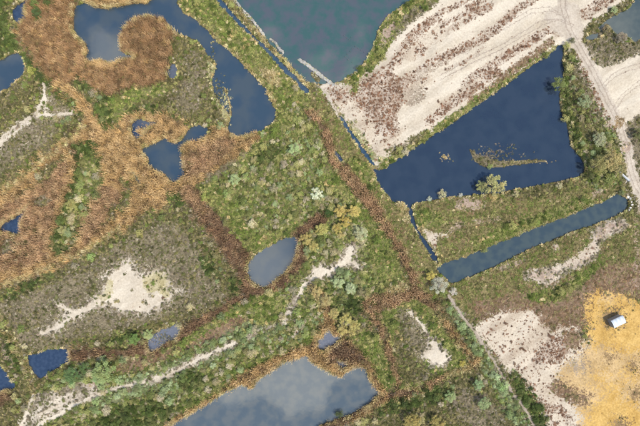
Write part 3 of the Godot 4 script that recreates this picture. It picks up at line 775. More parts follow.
# ------------------------------------------------------------------ water
func ponds() -> void:
	var ripple := NoiseTexture2D.new()
	var rn := FastNoiseLite.new()
	rn.seed = 4
	rn.frequency = 0.03
	rn.fractal_octaves = 3
	ripple.noise = rn
	ripple.width = 512
	ripple.height = 512
	ripple.seamless = true
	ripple.as_normal_map = true
	ripple.bump_strength = 1.0
	# murk: two colours of the water body (linear) and the scale of its patches in metres
	var murk := [
		[[0.018, 0.032, 0.064], [0.028, 0.046, 0.082], 12.0],
		[[0.027, 0.047, 0.072], [0.042, 0.059, 0.074], 60.0],
		[[0.062, 0.078, 0.12], [0.042, 0.058, 0.10], 6.0],
		[[0.062, 0.084, 0.102], [0.088, 0.104, 0.110], 30.0],
		[[0.034, 0.078, 0.074], [0.060, 0.072, 0.086], 40.0],
		[[0.022, 0.046, 0.080], [0.036, 0.064, 0.094], 14.0],
		[[0.016, 0.027, 0.046], [0.021, 0.033, 0.052], 45.0],
		[[0.047, 0.066, 0.067], [0.033, 0.050, 0.061], 26.0],
		[[0.022, 0.042, 0.048], [0.032, 0.052, 0.056], 20.0],
	]
	var wm := []
	for q in murk:
		var t := NoiseTexture2D.new()
		var n := FastNoiseLite.new()
		n.seed = 30 + wm.size()
		n.frequency = 0.008
		n.fractal_octaves = 7 if wm.size() == 4 else 4
		n.fractal_gain = 0.62 if wm.size() == 4 else 0.45
		t.noise = n
		t.width = 1024
		t.height = 1024
		t.seamless = true
		var g := Gradient.new()
		g.set_color(0, Color(q[0][0], q[0][1], q[0][2]).linear_to_srgb())
		g.set_color(1, Color(q[1][0], q[1][1], q[1][2]).linear_to_srgb())
		g.set_offset(0, 0.3)
		g.set_offset(1, 0.7)
		t.color_ramp = g
		var m := StandardMaterial3D.new()
		m.resource_name = "water"
		m.albedo_texture = t
		m.roughness = 0.03
		m.metallic_specular = 1.0
		m.normal_enabled = true
		m.normal_texture = ripple
		m.normal_scale = 0.03
		m.uv1_scale = Vector3(1.0 / q[2], 1.0 / q[2], 1)
		wm.append(m)
	var level := -0.012
	for w in water:
		var grown := Geometry2D.offset_polygon(w[4], 2.0)
		var p: PackedVector2Array = grown[0]
		for g in grown:
			if g.size() > p.size():
				p = g
		var tri := Geometry2D.triangulate_polygon(p)
		if tri.is_empty():
			print("could not triangulate ", w[1])
			continue
		var st := SurfaceTool.new()
		st.begin(Mesh.PRIMITIVE_TRIANGLES)
		st.set_normal(Vector3.UP)
		for q in p:
			var c := world(q.x, q.y, level)
			st.set_uv(Vector2(c.x, c.z))
			st.set_normal(Vector3.UP)
			st.set_tangent(Plane(1, 0, 0, 1))
			st.add_vertex(c)
		for k in tri.size() / 3:
			var a := p[tri[3 * k]]
			var b := p[tri[3 * k + 1]]
			var c := p[tri[3 * k + 2]]
			var turned := (b - a).cross(c - a) < 0.0
			st.add_index(tri[3 * k])
			st.add_index(tri[3 * k + (2 if turned else 1)])
			st.add_index(tri[3 * k + (1 if turned else 2)])
		var o := MeshInstance3D.new()
		o.name = numbered(w[0])
		o.mesh = st.commit()
		o.material_override = wm[w[2]]
		add_child(o)
		tag(o, w[1], w[0], "", "structure")
		level += 0.004
		if level > 0.02:
			level = -0.012


# ------------------------------------------------------------------ names, materials, meshes
func numbered(called: String) -> String:
	used[called] = used.get(called, -1) + 1
	return called if used[called] == 0 else "%s_%03d" % [called, used[called]]


func tag(o: Node, label: String, category := "", group := "", kind := "") -> void:
	o.set_meta("label", label)
	if category:
		o.set_meta("category", category)
	if group:
		o.set_meta("group", group)
	if kind:
		o.set_meta("kind", kind)


func paint(c: Color, rough_ := 0.9, metal := 0.0) -> StandardMaterial3D:
	var key := "%s %s %s" % [c, rough_, metal]
	if not mats.has(key):
		var m := StandardMaterial3D.new()
		m.albedo_color = c.linear_to_srgb()
		m.roughness = rough_
		m.metallic = metal
		m.metallic_specular = 0.3
		m.vertex_color_use_as_albedo = true
		if rough_ == 0.9:
			m.backlight_enabled = true
			m.backlight = Color(0.3, 0.3, 0.3)
		mats[key] = m
	return mats[key]


func put(st: SurfaceTool, a: Vector3, b: Vector3, c: Vector3, col: Color) -> void:
	for p in [a, b, c]:
		st.set_color(col)
		st.add_vertex(p)


func leaf(st: SurfaceTool, r: RandomNumberGenerator, p: Vector3, n: Vector3, size: float, tone := Color.WHITE) -> void:
	var side := n.cross(Vector3(r.randf() - 0.5, r.randf() - 0.5, r.randf() - 0.5)).normalized() * size
	var along := n.cross(side).normalized() * size * r.randf_range(0.7, 1.3)
	var k := r.randf_range(0.72, 1.28)
	var col := Color(k * r.randf_range(0.93, 1.07), k, k * r.randf_range(0.9, 1.1)) * tone
	var fold := n * size * 0.25
	put(st, p - along, p + side * 0.6 + fold, p + along, col)
	put(st, p - along, p + along, p - side * 0.6 + fold, col)


func crown(seed_: int, lobes: int, leaves: int, lobe: float, size: float, tall: float, base: float) -> ArrayMesh:
	var r := RandomNumberGenerator.new()
	r.seed = seed_
	var st := SurfaceTool.new()
	st.begin(Mesh.PRIMITIVE_TRIANGLES)
	for l in lobes:
		var t := l * 2.4 + r.randf() * 0.9
		var q := sqrt((l + 0.3) / lobes) * (1.0 - lobe * 0.75) * r.randf_range(0.8, 1.15)
		var s := lobe * r.randf_range(0.7, 1.3)
		var c := Vector3(cos(t) * q, base + tall * (1.0 - q * q) * r.randf_range(0.5, 1.0), sin(t) * q)
		var lt := r.randf_range(0.7, 1.25)
		var tone := Color(lt * r.randf_range(0.92, 1.12), lt, lt * r.randf_range(0.85, 1.1))
		for k in leaves:
			var d := Vector3(r.randfn(), r.randfn() * 0.9 + 0.35, r.randfn()).normalized()
			var p := c + d * s * pow(r.randf(), 0.35) * r.randf_range(0.85, 1.12)
			p.y = maxf(p.y, 0.02)
			leaf(st, r, p, (d * 0.7 + Vector3(r.randfn(), r.randfn(), r.randfn()) * 0.4 + Vector3.UP * 0.75).normalized(), size * r.randf_range(0.6, 1.3), tone)
	return st.commit()


func stick(st: SurfaceTool, a: Vector3, b: Vector3, ra: float, rb: float, col := Color.WHITE, sides := 5) -> void:
	var d := (b - a).normalized()
	var u := d.cross(Vector3(0.31, 0.2, 0.93)).normalized()
	var w := d.cross(u)
	for i in sides:
		var t0 := TAU * i / sides
		var t1 := TAU * (i + 1) / sides
		var p0 := u * cos(t0) + w * sin(t0)
		var p1 := u * cos(t1) + w * sin(t1)
		put(st, a + p0 * ra, b + p0 * rb, a + p1 * ra, col)
		put(st, a + p1 * ra, b + p0 * rb, b + p1 * rb, col)


func trunk(seed_: int, limbs: int, top: float, thick: float) -> ArrayMesh:
	var r := RandomNumberGenerator.new()
	r.seed = seed_
	var st := SurfaceTool.new()
	st.begin(Mesh.PRIMITIVE_TRIANGLES)
	var fork := Vector3(0.04, top * 0.5, -0.03)
	stick(st, Vector3(0, -0.1, 0), fork, thick, thick * 0.7)
	for l in limbs:
		var t := l * 2.4 + r.randf() * 0.9
		var q := sqrt((l + 0.3) / limbs) * 0.7
		var e := Vector3(cos(t) * q, top * r.randf_range(0.8, 1.1), sin(t) * q)
		var mid := fork.lerp(e, 0.5) + Vector3(0, 0.08, 0)
		stick(st, fork, mid, thick * 0.6, thick * 0.35)
		stick(st, mid, e, thick * 0.35, thick * 0.1)
	return st.commit()


func reed_clump(seed_: int, n: int, wide: float) -> ArrayMesh:
	var r := RandomNumberGenerator.new()
	r.seed = seed_
	var st := SurfaceTool.new()
	st.begin(Mesh.PRIMITIVE_TRIANGLES)
	for i in n:
		var a := r.randf() * TAU
		var root := Vector3(cos(a), 0, sin(a)) * r.randf() * wide
		var lean := Vector3(cos(a + r.randfn() * 0.7), 0, sin(a + r.randfn() * 0.7)) * r.randf_range(0.05, 0.42) + Vector3(-0.12, 0, -0.06)
		var h := r.randf_range(0.65, 1.0)
		var mid := root + Vector3(0, h * 0.6, 0) + lean * 0.4
		var tip := root + Vector3(0, h, 0) + lean
		var side := Vector3(-lean.z, 0, lean.x).normalized() * r.randf_range(0.016, 0.03)
		var k := r.randf_range(0.7, 1.1)
		var col := Color(k, k, k * r.randf_range(0.85, 1.05))
		put(st, root - side, mid + side, root + side, col)
		put(st, root - side, mid - side, mid + side, col)
		put(st, mid - side, tip, mid + side, col)
		if r.randf() < 0.6:
			var kk := r.randf_range(1.0, 1.35)
			var cc := Color(kk, kk * 0.97, kk * 0.92)
			var out := lean.normalized() * r.randf_range(0.08, 0.16)
			var s := side.normalized() * r.randf_range(0.02, 0.036)
			var e := tip + out + Vector3(0, r.randf_range(-0.08, 0.06), 0)
			put(st, tip - out * 0.6, tip + s, e, cc)
			put(st, tip - out * 0.6, e, tip - s, cc)
	return st.commit()


func tuft(seed_: int, n: int, splay: float) -> ArrayMesh:
	var r := RandomNumberGenerator.new()
	r.seed = seed_
	var st := SurfaceTool.new()
	st.begin(Mesh.PRIMITIVE_TRIANGLES)
	for i in n:
		var a := TAU * i / n + r.randfn() * 0.4
		var d := Vector3(cos(a), 0, sin(a))
		var root := d * r.randf() * 0.35
		var up := r.randf_range(0.25, 0.85)
		var tip := root + d * splay * r.randf_range(0.3, 1.0) + Vector3(0, up, 0)
		var mid := root.lerp(tip, 0.5) + Vector3(0, up * 0.15, 0)
		var side := Vector3(-d.z, 0, d.x) * r.randf_range(0.05, 0.1)
		var k := r.randf_range(0.72, 1.28)
		var col := Color(k * r.randf_range(0.92, 1.1), k, k * r.randf_range(0.85, 1.1))
		put(st, root - side, mid + side, root + side, col)
		put(st, root - side, mid - side, mid + side, col)
		put(st, mid - side, tip, mid + side, col)
	return st.commit()


func make_meshes() -> void:
	for i in 3:
		meshes["reed%d" % i] = reed_clump(100 + i, 17, 0.4)
		meshes["grass%d" % i] = tuft(200 + i, 14, 0.9)
		meshes["cushion%d" % i] = crown(300 + i, 5, 40, 0.5, 0.105, 0.4, 0.12)
		meshes["shrub%d" % i] = crown(400 + i, 11, 52, 0.36, 0.07, 0.6, 0.35)
		meshes["stem%d" % i] = trunk(500 + i, 7, 0.7, 0.05)
	for i in 4:
		meshes["tree%d" % i] = crown(600 + i, 30, 90, 0.22, 0.042, 0.62, 0.75)
		meshes["trunk%d" % i] = trunk(700 + i, 12, 1.15, 0.055)


# ------------------------------------------------------------------ plants
const PAL := {
	"rustreed": [[0.348, 0.217, 0.119], [0.278, 0.171, 0.094], [0.4, 0.272, 0.16], [0.226, 0.14, 0.082], [0.365, 0.226, 0.115], [0.174, 0.124, 0.07], [0.313, 0.205, 0.119]],
	"tan": [[0.581, 0.412, 0.213], [0.497, 0.332, 0.162], [0.634, 0.475, 0.268], [0.401, 0.275, 0.141], [0.559, 0.38, 0.177], [0.317, 0.222, 0.112]],
	"pinktan": [[0.506, 0.333, 0.197], [0.425, 0.268, 0.158], [0.567, 0.405, 0.246], [0.344, 0.223, 0.133], [0.263, 0.182, 0.103], [0.516, 0.35, 0.197]],
	"brown": [[0.194, 0.122, 0.077], [0.252, 0.162, 0.104], [0.149, 0.095, 0.063], [0.297, 0.211, 0.14], [0.207, 0.126, 0.077], [0.117, 0.09, 0.054]],
	"green": [[0.165, 0.22, 0.055], [0.12, 0.17, 0.042], [0.25, 0.275, 0.09], [0.095, 0.135, 0.036], [0.31, 0.31, 0.12]],
	"olive": [[0.16, 0.16, 0.062], [0.23, 0.21, 0.095], [0.11, 0.12, 0.046], [0.28, 0.245, 0.125], [0.085, 0.09, 0.036]],
	"heath": [[0.25, 0.22, 0.155], [0.31, 0.275, 0.205], [0.19, 0.175, 0.11], [0.15, 0.16, 0.07], [0.27, 0.225, 0.175], [0.115, 0.105, 0.066], [0.36, 0.325, 0.26], [0.18, 0.19, 0.085]],
	"mint": [[0.31, 0.39, 0.2], [0.37, 0.45, 0.26], [0.24, 0.315, 0.14], [0.27, 0.32, 0.155], [0.2, 0.25, 0.1]],
	"thicket": [[0.31, 0.31, 0.125], [0.22, 0.27, 0.095], [0.42, 0.375, 0.225], [0.28, 0.35, 0.175], [0.38, 0.355, 0.17], [0.16, 0.195, 0.065], [0.4, 0.36, 0.26], [0.46, 0.425, 0.275], [0.18, 0.22, 0.07], [0.26, 0.29, 0.105]],
	"yellow": [[0.5, 0.4, 0.13], [0.56, 0.46, 0.2], [0.44, 0.38, 0.14]],
	"dark": [[0.075, 0.11, 0.032], [0.11, 0.15, 0.05], [0.06, 0.085, 0.03], [0.15, 0.17, 0.07]],
	"clump": [[0.225, 0.125, 0.08], [0.285, 0.17, 0.115], [0.16, 0.09, 0.06], [0.25, 0.155, 0.105]],
	"pale": [[0.52, 0.49, 0.28], [0.45, 0.44, 0.23], [0.58, 0.52, 0.34], [0.4, 0.42, 0.19]],
	"straw": [[0.55, 0.44, 0.23], [0.45, 0.36, 0.17], [0.6, 0.51, 0.31], [0.34, 0.31, 0.13]],
	"gold": [[0.5, 0.32, 0.09], [0.42, 0.28, 0.09], [0.52, 0.37, 0.14], [0.24, 0.17, 0.07]],
	"rust": [[0.24, 0.155, 0.095], [0.32, 0.23, 0.15], [0.19, 0.145, 0.075], [0.25, 0.22, 0.11]],
}
# cover: [shape, stalks per square metre, smallest and largest size, tallness, palette, patchiness 0 to 1]
const GROWS := {
	REED_TAN: [["reed", 3.2, 1.0, 1.75, 1.0, "tan", 0.6], ["reed", 0.5, 1.0, 1.6, 0.9, "brown", 0.6]],
	REED_PINK: [["reed", 3.0, 0.95, 1.65, 1.0, "pinktan", 0.4], ["grass", 0.7, 0.4, 0.7, 1.0, "olive", 0.5], ["reed", 1.2, 1.0, 1.6, 0.9, "brown", 0.9], ["grass", 0.3, 0.4, 0.7, 1.0, "olive", 0.8]],
	REED_RUST: [["reed", 3.2, 0.95, 1.6, 0.95, "rustreed", 0.5], ["reed", 0.4, 0.9, 1.5, 0.9, "tan", 0.9], ["grass", 0.5, 0.4, 0.7, 1.0, "olive", 0.8]],
	REED_BROWN: [["reed", 3.2, 0.9, 1.5, 0.9, "brown", 0.45], ["reed", 0.6, 1.0, 1.5, 0.9, "pinktan", 0.6], ["grass", 0.3, 0.4, 0.7, 1.0, "heath", 0.6]],
	GREEN: [["grass", 6.0, 0.3, 0.65, 0.8, "green", 0.25], ["cushion", 0.8, 0.25, 0.7, 0.9, "green", 0.5], ["cushion", 0.2, 0.4, 0.8, 0.9, "straw", 0.6], ["shrub", 0.07, 0.7, 1.5, 1.0, "green", 0.5]],
	OLIVE: [["grass", 4.0, 0.28, 0.55, 0.8, "olive", 0.25], ["cushion", 1.4, 0.22, 0.65, 0.9, "olive", 0.45], ["cushion", 0.8, 0.22, 0.5, 0.9, "heath", 0.6], ["cushion", 0.25, 0.4, 0.8, 0.9, "green", 0.6], ["shrub", 0.05, 0.7, 1.4, 1.0, "thicket", 0.6]],
	HEATH: [["cushion", 2.6, 0.18, 0.52, 0.8, "heath", 0.6], ["cushion", 0.9, 0.25, 0.62, 0.9, "olive", 0.75], ["grass", 2.4, 0.22, 0.45, 0.7, "heath", 0.4]],
	SAND_SPARSE: [["cushion", 1.3, 0.1, 0.28, 0.5, "clump", 0.85], ["clump", 0.3, 0.25, 0.6, 0.6, "clump", 0.9]],
	SAND: [["cushion", 0.06, 0.1, 0.22, 0.6, "clump", 0.9], ["clump", 0.012, 0.2, 0.45, 0.6, "clump", 0.9]],
	CLUMPS: [["clump", 1.9, 0.2, 0.58, 0.55, "clump", 0.55], ["cushion", 3.2, 0.15, 0.35, 0.5, "clump", 0.5]],
	BROWN_MAT: [["cushion", 1.1, 0.3, 0.6, 0.5, "rust", 0.4], ["grass", 1.6, 0.3, 0.6, 0.6, "rust", 0.3], ["grass", 0.5, 0.3, 0.6, 0.6, "olive", 0.6]],
	YELLOW: [["grass", 0.7, 0.12, 0.28, 0.5, "gold", 0.4], ["cushion", 0.05, 0.12, 0.3, 0.5, "rust", 0.6]],
	TAN: [["grass", 0.5, 0.12, 0.28, 0.5, "gold", 0.4], ["cushion", 0.05, 0.15, 0.3, 0.5, "rust", 0.6]],
	TAN_DARK: [["grass", 1.6, 0.2, 0.4, 0.7, "rust", 0.3], ["cushion", 0.6, 0.2, 0.4, 0.5, "olive", 0.4]],
	GREY: [["grass", 0.5, 0.2, 0.4, 0.6, "heath", 0.5]],
	THICKET: [["shrub", 0.17, 0.7, 1.5, 0.95, "thicket", 0.35], ["cushion", 1.1, 0.35, 0.85, 0.9, "thicket", 0.3], ["grass", 4.0, 0.28, 0.55, 0.8, "green", 0.35], ["cushion", 0.6, 0.35, 0.8, 0.9, "green", 0.6], ["cushion", 0.3, 0.4, 0.8, 0.9, "olive", 0.4]],
	MINT: [["shrub", 0.2, 0.7, 1.4, 0.9, "mint", 0.4], ["cushion", 1.2, 0.35, 0.8, 0.9, "mint", 0.35], ["cushion", 0.4, 0.35, 0.8, 0.9, "green", 0.5], ["grass", 1.2, 0.4, 0.7, 0.8, "olive", 0.3]],
	PINK: [["cushion", 0.4, 0.2, 0.45, 0.5, "heath", 0.7], ["grass", 0.5, 0.25, 0.5, 0.6, "straw", 0.6]],
	MEADOW: [["grass", 4.5, 0.25, 0.55, 0.75, "olive", 0.35], ["grass", 0.3, 0.3, 0.6, 0.75, "straw", 0.8], ["grass", 3.6, 0.25, 0.6, 0.75, "green", 0.85], ["cushion", 1.6, 0.18, 0.45, 0.6, "rust", 0.75]],
	DARK: [["cushion", 1.8, 0.5, 1.0, 1.0, "dark", 0.2], ["shrub", 0.10, 0.8, 1.5, 1.0, "dark", 0.3], ["grass", 1.5, 0.4, 0.8, 0.8, "green", 0.5], ["cushion", 0.35, 0.4, 0.7, 1.0, "thicket", 0.5]],
	SAND_YELLOW: [["cushion", 0.25, 0.3, 0.7, 0.7, "olive", 0.9], ["grass", 0.5, 0.15, 0.3, 0.6, "pale", 0.5]],
	SAND_SHRUB: [["cushion", 2.4, 0.25, 0.65, 0.7, "heath", 0.6], ["cushion", 0.3, 0.3, 0.6, 0.7, "olive", 0.6]],
	SPIT: [["grass", 1.3, 0.2, 0.4, 0.5, "pale", 0.5]],
	FRINGE: [["reed", 1.8, 0.8, 1.4, 0.9, "straw", 0.2], ["grass", 1.6, 0.4, 0.8, 0.9, "pale", 0.3], ["grass", 1.0, 0.4, 0.7, 0.9, "olive", 0.3]],
	PALE_GREEN: [["grass", 1.8, 0.35, 0.7, 0.8, "pale", 0.3], ["cushion", 0.4, 0.3, 0.6, 0.8, "mint", 0.6], ["cushion", 0.3, 0.3, 0.6, 0.8, "olive", 0.6]],
}
const STUFF := {
	"reed": ["reeds", "feathery dry reeds crowding the banks and reed beds", "reeds", "reed_clump"],
	"grass": ["grass", "low grass and herbs tufted over the marsh ground", "grass", "grass_tuft"],
	"cushion": ["undergrowth", "low rounded scrub cushions covering the heath and thickets", "undergrowth", "scrub_cushion"],
	"clump": ["saltmarsh_plants", "small rust brown saltmarsh plants dotted over the sand", "plants", "plant_clump"],
	"shrub": ["shrubbery", "smaller rounded shrubs filling the green thickets", "shrubbery", "shrub"],
}


func tint(palette: String, px: float, py: float) -> Color:
	var p: Array = PAL[palette]
	var f := 0.5 + wob.get_noise_2d(px * 2.2 + 900, py * 2.2) * 0.5 + wob.get_noise_2d(px * 0.55 + 300, py * 0.55) * 0.6 + rng.randf_range(-0.42, 0.42)
	var c: Array = p[clampi(int(f * p.size()), 0, p.size() - 1)]
	var k := 0.7 + 0.1 * (rng.randi() % 8)
	return Color(c[0] * k, c[1] * k, c[2] * k)


func grow(shape: String, px: float, py: float, size: float, tall: float, palette: String) -> void:
	var turn := rng.randf() * TAU
	if shape == "reed":
		turn = rng.randfn() * 0.5 + wob.get_noise_2d(px * 0.4, py * 0.4) * 3.0 # laid over by the wind
	var t := Transform3D(Basis(Vector3.UP, turn).scaled(Vector3(size, size * tall, size)), world(px, py, ground_height(px, py) - 0.02))
	var c := tint(palette, px, py)
	if shape == "shrub" or shape == "clump":
		if not singles.has(shape):
			singles[shape] = []
		singles[shape].append([size, t, c, px, py, palette])
		return
	into_bucket(shape, t, c)


func into_bucket(shape: String, t: Transform3D, c: Color) -> void:
	var key := shape + str(rng.randi() % 3)
	if not buckets.has(key):
		buckets[key] = PackedFloat32Array()
	var b := t.basis
	var o := t.origin
	buckets[key].append_array(PackedFloat32Array([b.x.x, b.y.x, b.z.x, o.x, b.x.y, b.y.y, b.z.y, o.y, b.x.z, b.y.z, b.z.z, o.z, c.r, c.g, c.b, 1.0]))


func scatter() -> void:
	var step := 1.1
	var soft := softness()
	var cell := step * step * K * K
	var y := -20.0
	while y < 446.0:
		var x := -20.0
		while x < 660.0:
			var px := x + rng.randf() * step
			var py := y + rng.randf() * step
			x += step
			var z0 := at(px, py)
			var am := soft[z0] * 0.55
			var z := at(px + (wob2.get_noise_2d(px * 2, py * 2) * 2.0 + rng.randfn() * 0.6) * am, py + (wob2.get_noise_2d(px * 2 + 400, py * 2) * 2.0 + rng.randfn() * 0.6) * am)
			if z == WATER or z0 == WATER or not GROWS.has(z):
				continue
			for g in GROWS[z]:
				var p: float = g[1] * cell
				if rng.randf() < p * 2.2:
					var f := 0.5 + wob.get_noise_2d(px * 1.6 + g[1] * 3000, py * 1.6 + g[2] * 2000)
					if rng.randf() * 2.2 < lerpf(1.0, smoothstep(0.35, 0.7, f) * 2.0, g[6]):
						grow(g[0], px, py, lerpf(g[2], g[3], pow(rng.randf(), 1.5)), g[4], g[5])
		y += step
	# the pale fringe that follows most shores
	for w in water:
		var p: PackedVector2Array = w[4]
		for i in p.size():
			var a := p[i]
			var b := p[(i + 1) % p.size()]
			var d := (b - a)
			var out := Vector2(d.y, -d.x).normalized()
			for k in int(d.length() * 1.3 + rng.randf()):
				var q := a + d * rng.randf()
				var e := q + out * 1.5
				if at(e.x, e.y) == WATER:
					out = -out
				q += out * rng.randf_range(0.2, 1.6)
				var z := at(q.x + out.x * 1.5, q.y + out.y * 1.5)
				if z in [SAND, TRACK, SPIT] or q.x < -20 or q.x > 660 or q.y < -20 or q.y > 446:
					continue
				if wob.get_noise_2d(q.x * 2.5 + 77, q.y * 2.5) < -0.08 + 0.3 * rng.randf() - 0.15:
					continue
				if z in [REED_BROWN, REED_PINK, REED_TAN, REED_RUST]:
					grow("reed", q.x, q.y, rng.randf_range(0.9, 1.5), 0.9, "straw")
				elif rng.randf() < 0.75:
					grow("grass", q.x, q.y, rng.randf_range(0.35, 0.75), 0.9, ["straw", "pale", "olive", "green", "straw"][rng.randi() % 5])
	# tufts standing in shallow water
	for s in [[218, 94, 7, 18, 120, "olive"], [226, 104, 5, 18, 110, "pale"], [214, 66, 4, 14, 40, "olive"], [500, 152, 22, 9, 110, "heath"], [488, 157, 14, 6, 90, "heath"], [446, 157, 6, 4, 26, "straw"], [520, 162, 24, 2, 40, "straw"], [350, 60, 0, 0, 0, "pale"], [163, 338, 16, 8, 130, "heath"], [147, 126, 9, 5, 14, "tan"], [276, 276, 14, 8, 0, "brown"], [342, 364, 6, 4, 14, "brown"], [212, 44, 3, 4, 8, "straw"]]:
		for k in s[4]:
			var q := Vector2(s[0] + rng.randfn() * s[2] * 0.5, s[1] + rng.randfn() * s[3] * 0.5)
			var size := rng.randf_range(0.14, 0.42)
			into_bucket("grass", Transform3D(Basis(Vector3.UP, rng.randf() * TAU).scaled(Vector3(size, size, size)), world(q.x, q.y, maxf(ground_height(q.x, q.y), 0.0) - 0.05)), tint(s[5], q.x, q.y))


const MARKS := [[20, 12, "the narrow corner pool"], [8, 74, "the left edge pond"], [172, 71, "the tiny scrub pool"], [95, 30, "the winding lagoon's west bay"], [250, 100, "the winding lagoon's east bay"], [145, 28, "the reed peninsula"], [145, 129, "the reed dotted pool"], [165, 160, "the kidney shaped pool"], [14, 226, "the reed bed puddle"], [274, 262, "the cloud mirroring pool"], [50, 362, "the small deep blue pond"], [164, 338, "the violet pool"], [230, 405, "the grey pond's west end"], [320, 395, "the grey pond's middle"], [370, 388, "the grey pond's east tip"], [330, 340, "the small blue pool"], [300, 30, "the broad lake"], [262, 45, "the drainage channel"], [355, 142, "the narrow ditch"], [400, 180, "the dark pond's west corner"], [445, 130, "the dark pond's sandy shore"], [563, 60, "the dark pond's north tip"], [572, 140, "the dark pond's east shore"], [490, 186, "the pond tree"], [424, 240, "the dark pond's outlet"], [470, 266, "the canal's west end"], [540, 235, "the middle of the canal"], [622, 203, "the canal head"], [612, 28, "the teal pond"], [317, 194, "the white flowering bush"], [318, 146, "the cream bush"], [346, 215, "the yellow tree group"], [350, 256, "the white sand spot"], [108, 370, "the large mint tree"], [60, 408, "the braided trail"], [190, 363, "the grey footpath"], [290, 308, "the white sand path"], [438, 352, "the white patch in the green field"], [395, 345, "the red reed strip"], [437, 284, "the grey willow"], [490, 354, "the pale footpath"], [530, 415, "the footpath's bottom end"], [613, 319, "the field shelter"], [515, 330, "the pale sand field"], [560, 345, "the clump patch on the pale sand"], [560, 270, "the pink sandy streak"], [600, 160, "the olive tree by the road"], [598, 85, "the dirt road"], [565, 12, "the road fork on the sand"], [140, 292, "the sand tongue"], [60, 326, "the sand tongue's thin end"], [85, 200, "the dark green strip"], [30, 125, "the forked sandy trail"], [410, 100, "the grey bare sand"], [370, 100, "the dense brown sand corner"], [430, 40, "the dotted upper stripes"], [470, 48, "the long middle stripe"], [495, 68, "the lower stripe"], [540, 40, "the stripe beside the road fork"], [236, 205, "the thicket's bright edge"], [224, 245, "the brown reed strip"], [385, 230, "the diagonal reed line"], [420, 417, "the olive gold trees"], [150, 400, "the dark lower thicket"], [250, 318, "the yellow green corner"], [470, 226, "the thin bare streaks in the meadow"], [385, 40, "the green lake shore"], [205, 75, "the scrub neck"]]


func beside(px: float, py: float) -> String:
	var best: Array = MARKS[0]
	var near := INF
	for m in MARKS:
		var d := Vector2(px - m[0], py - m[1]).length()
		if d < near:
			near = d
			best = m
	var v := Vector2(px - best[0], py - best[1])
	var side: String = ["east", "south east", "south", "south west", "west", "north west", "north", "north east"][int(round(v.angle() / (PI / 4))) & 7]
	return "%s %s of %s" % ["just" if near < 9 else ("close" if near < 18 else ("off" if near < 30 else "far")), side, best[2]]


func hue(c: Color) -> String:
	var l := (c.r + c.g + c.b) / 3.0
	if c.g > c.r * 1.12:
		return "pale mint" if l > 0.33 else ("mint green" if c.b > c.g * 0.45 else ("dark green" if l < 0.12 else "fresh green"))
	if c.b > c.r * 0.62:
		return "cream grey" if l > 0.42 else "grey"
	if c.r > c.g * 1.25:
		return "dark rust" if l < 0.12 else ("rust brown" if l < 0.17 else "light rust")
	return "dark olive" if l < 0.15 else ("olive" if l < 0.25 else ("yellow olive" if l < 0.36 else "straw yellow"))


func bulk(size: float, big: float, small: float) -> String:
	return "large" if size > big else ("small" if size < small else "medium")


func place_buckets() -> void:
	# the 300 largest of a kind are things of their own, the rest one mass
	for shape in singles:
		var l: Array = singles[shape]
		l.sort_custom(func(a, b): return a[0] > b[0])
		var n := 0
		for s in l:
			if n >= 300 or s[3] < 2 or s[3] > 638 or s[4] < 2 or s[4] > 424:
				into_bucket("cushion" if shape == "clump" else "shrub", s[1], s[2])
				continue
			n += 1
			var o := Node3D.new()
			o.name = numbered("round_shrub" if shape == "shrub" else "saltmarsh_clump")
			o.transform = s[1]
			add_child(o)
			var q: Color = s[2]
			var v := n % 3
			var place := beside(s[3], s[4])
			if shape == "shrub":
				part(o, "crown", meshes["shrub%d" % v], paint(q))
				part(o, "stem", meshes["stem%d" % v], paint(Color(0.12, 0.09, 0.07)))
				tag(o, "%s %s shrub %s" % [bulk(s[0], 1.25, 1.05), hue(s[2]), place], "shrub", "rounded shrubs of the marsh")
			else:
				part(o, "crown", meshes["cushion%d" % v], paint(q))
				part(o, "stem", meshes["stem%d" % v], paint(Color(0.12, 0.08, 0.06)), Vector3(0.5, 0.4, 0.5))
				tag(o, "%s %s clump %s" % [bulk(s[0], 0.62, 0.55), hue(s[2]), place], "plant", "low saltmarsh clumps on the sand")
		print(shape, " ", l.size())
	var white := StandardMaterial3D.new()
	white.vertex_color_use_as_albedo = true
	white.roughness = 0.95
	white.backlight_enabled = true
	white.backlight = Color(0.3, 0.3, 0.3)
	white.metallic_specular = 0.25
	var masses := {}
	for key in buckets:
		var mm := MultiMesh.new()
		mm.transform_format = MultiMesh.TRANSFORM_3D
		mm.use_colors = true
		mm.mesh = meshes[key]
		mm.instance_count = buckets[key].size() / 16
		mm.buffer = buckets[key]
		var s: Array = STUFF[key.left(-1)]
		if not masses.has(s[0]):
			masses[s[0]] = Node3D.new()
			masses[s[0]].name = s[0]
			add_child(masses[s[0]])
			tag(masses[s[0]], s[1], s[2], "", "stuff")
		var o := MultiMeshInstance3D.new()
		o.name = s[3]
		o.multimesh = mm
		o.material_override = white
		o.set_meta("kind", "stuff")
		masses[s[0]].add_child(o, true)


func part(parent: Node3D, called: String, mesh: Mesh, m: Material, scaled_ := Vector3.ONE, where_ := Vector3.ZERO) -> MeshInstance3D:
	var o := MeshInstance3D.new()
	o.name = called
	o.mesh = mesh
	o.material_override = m
	o.position = where_
	o.scale = scaled_
	parent.add_child(o, true)
	return o


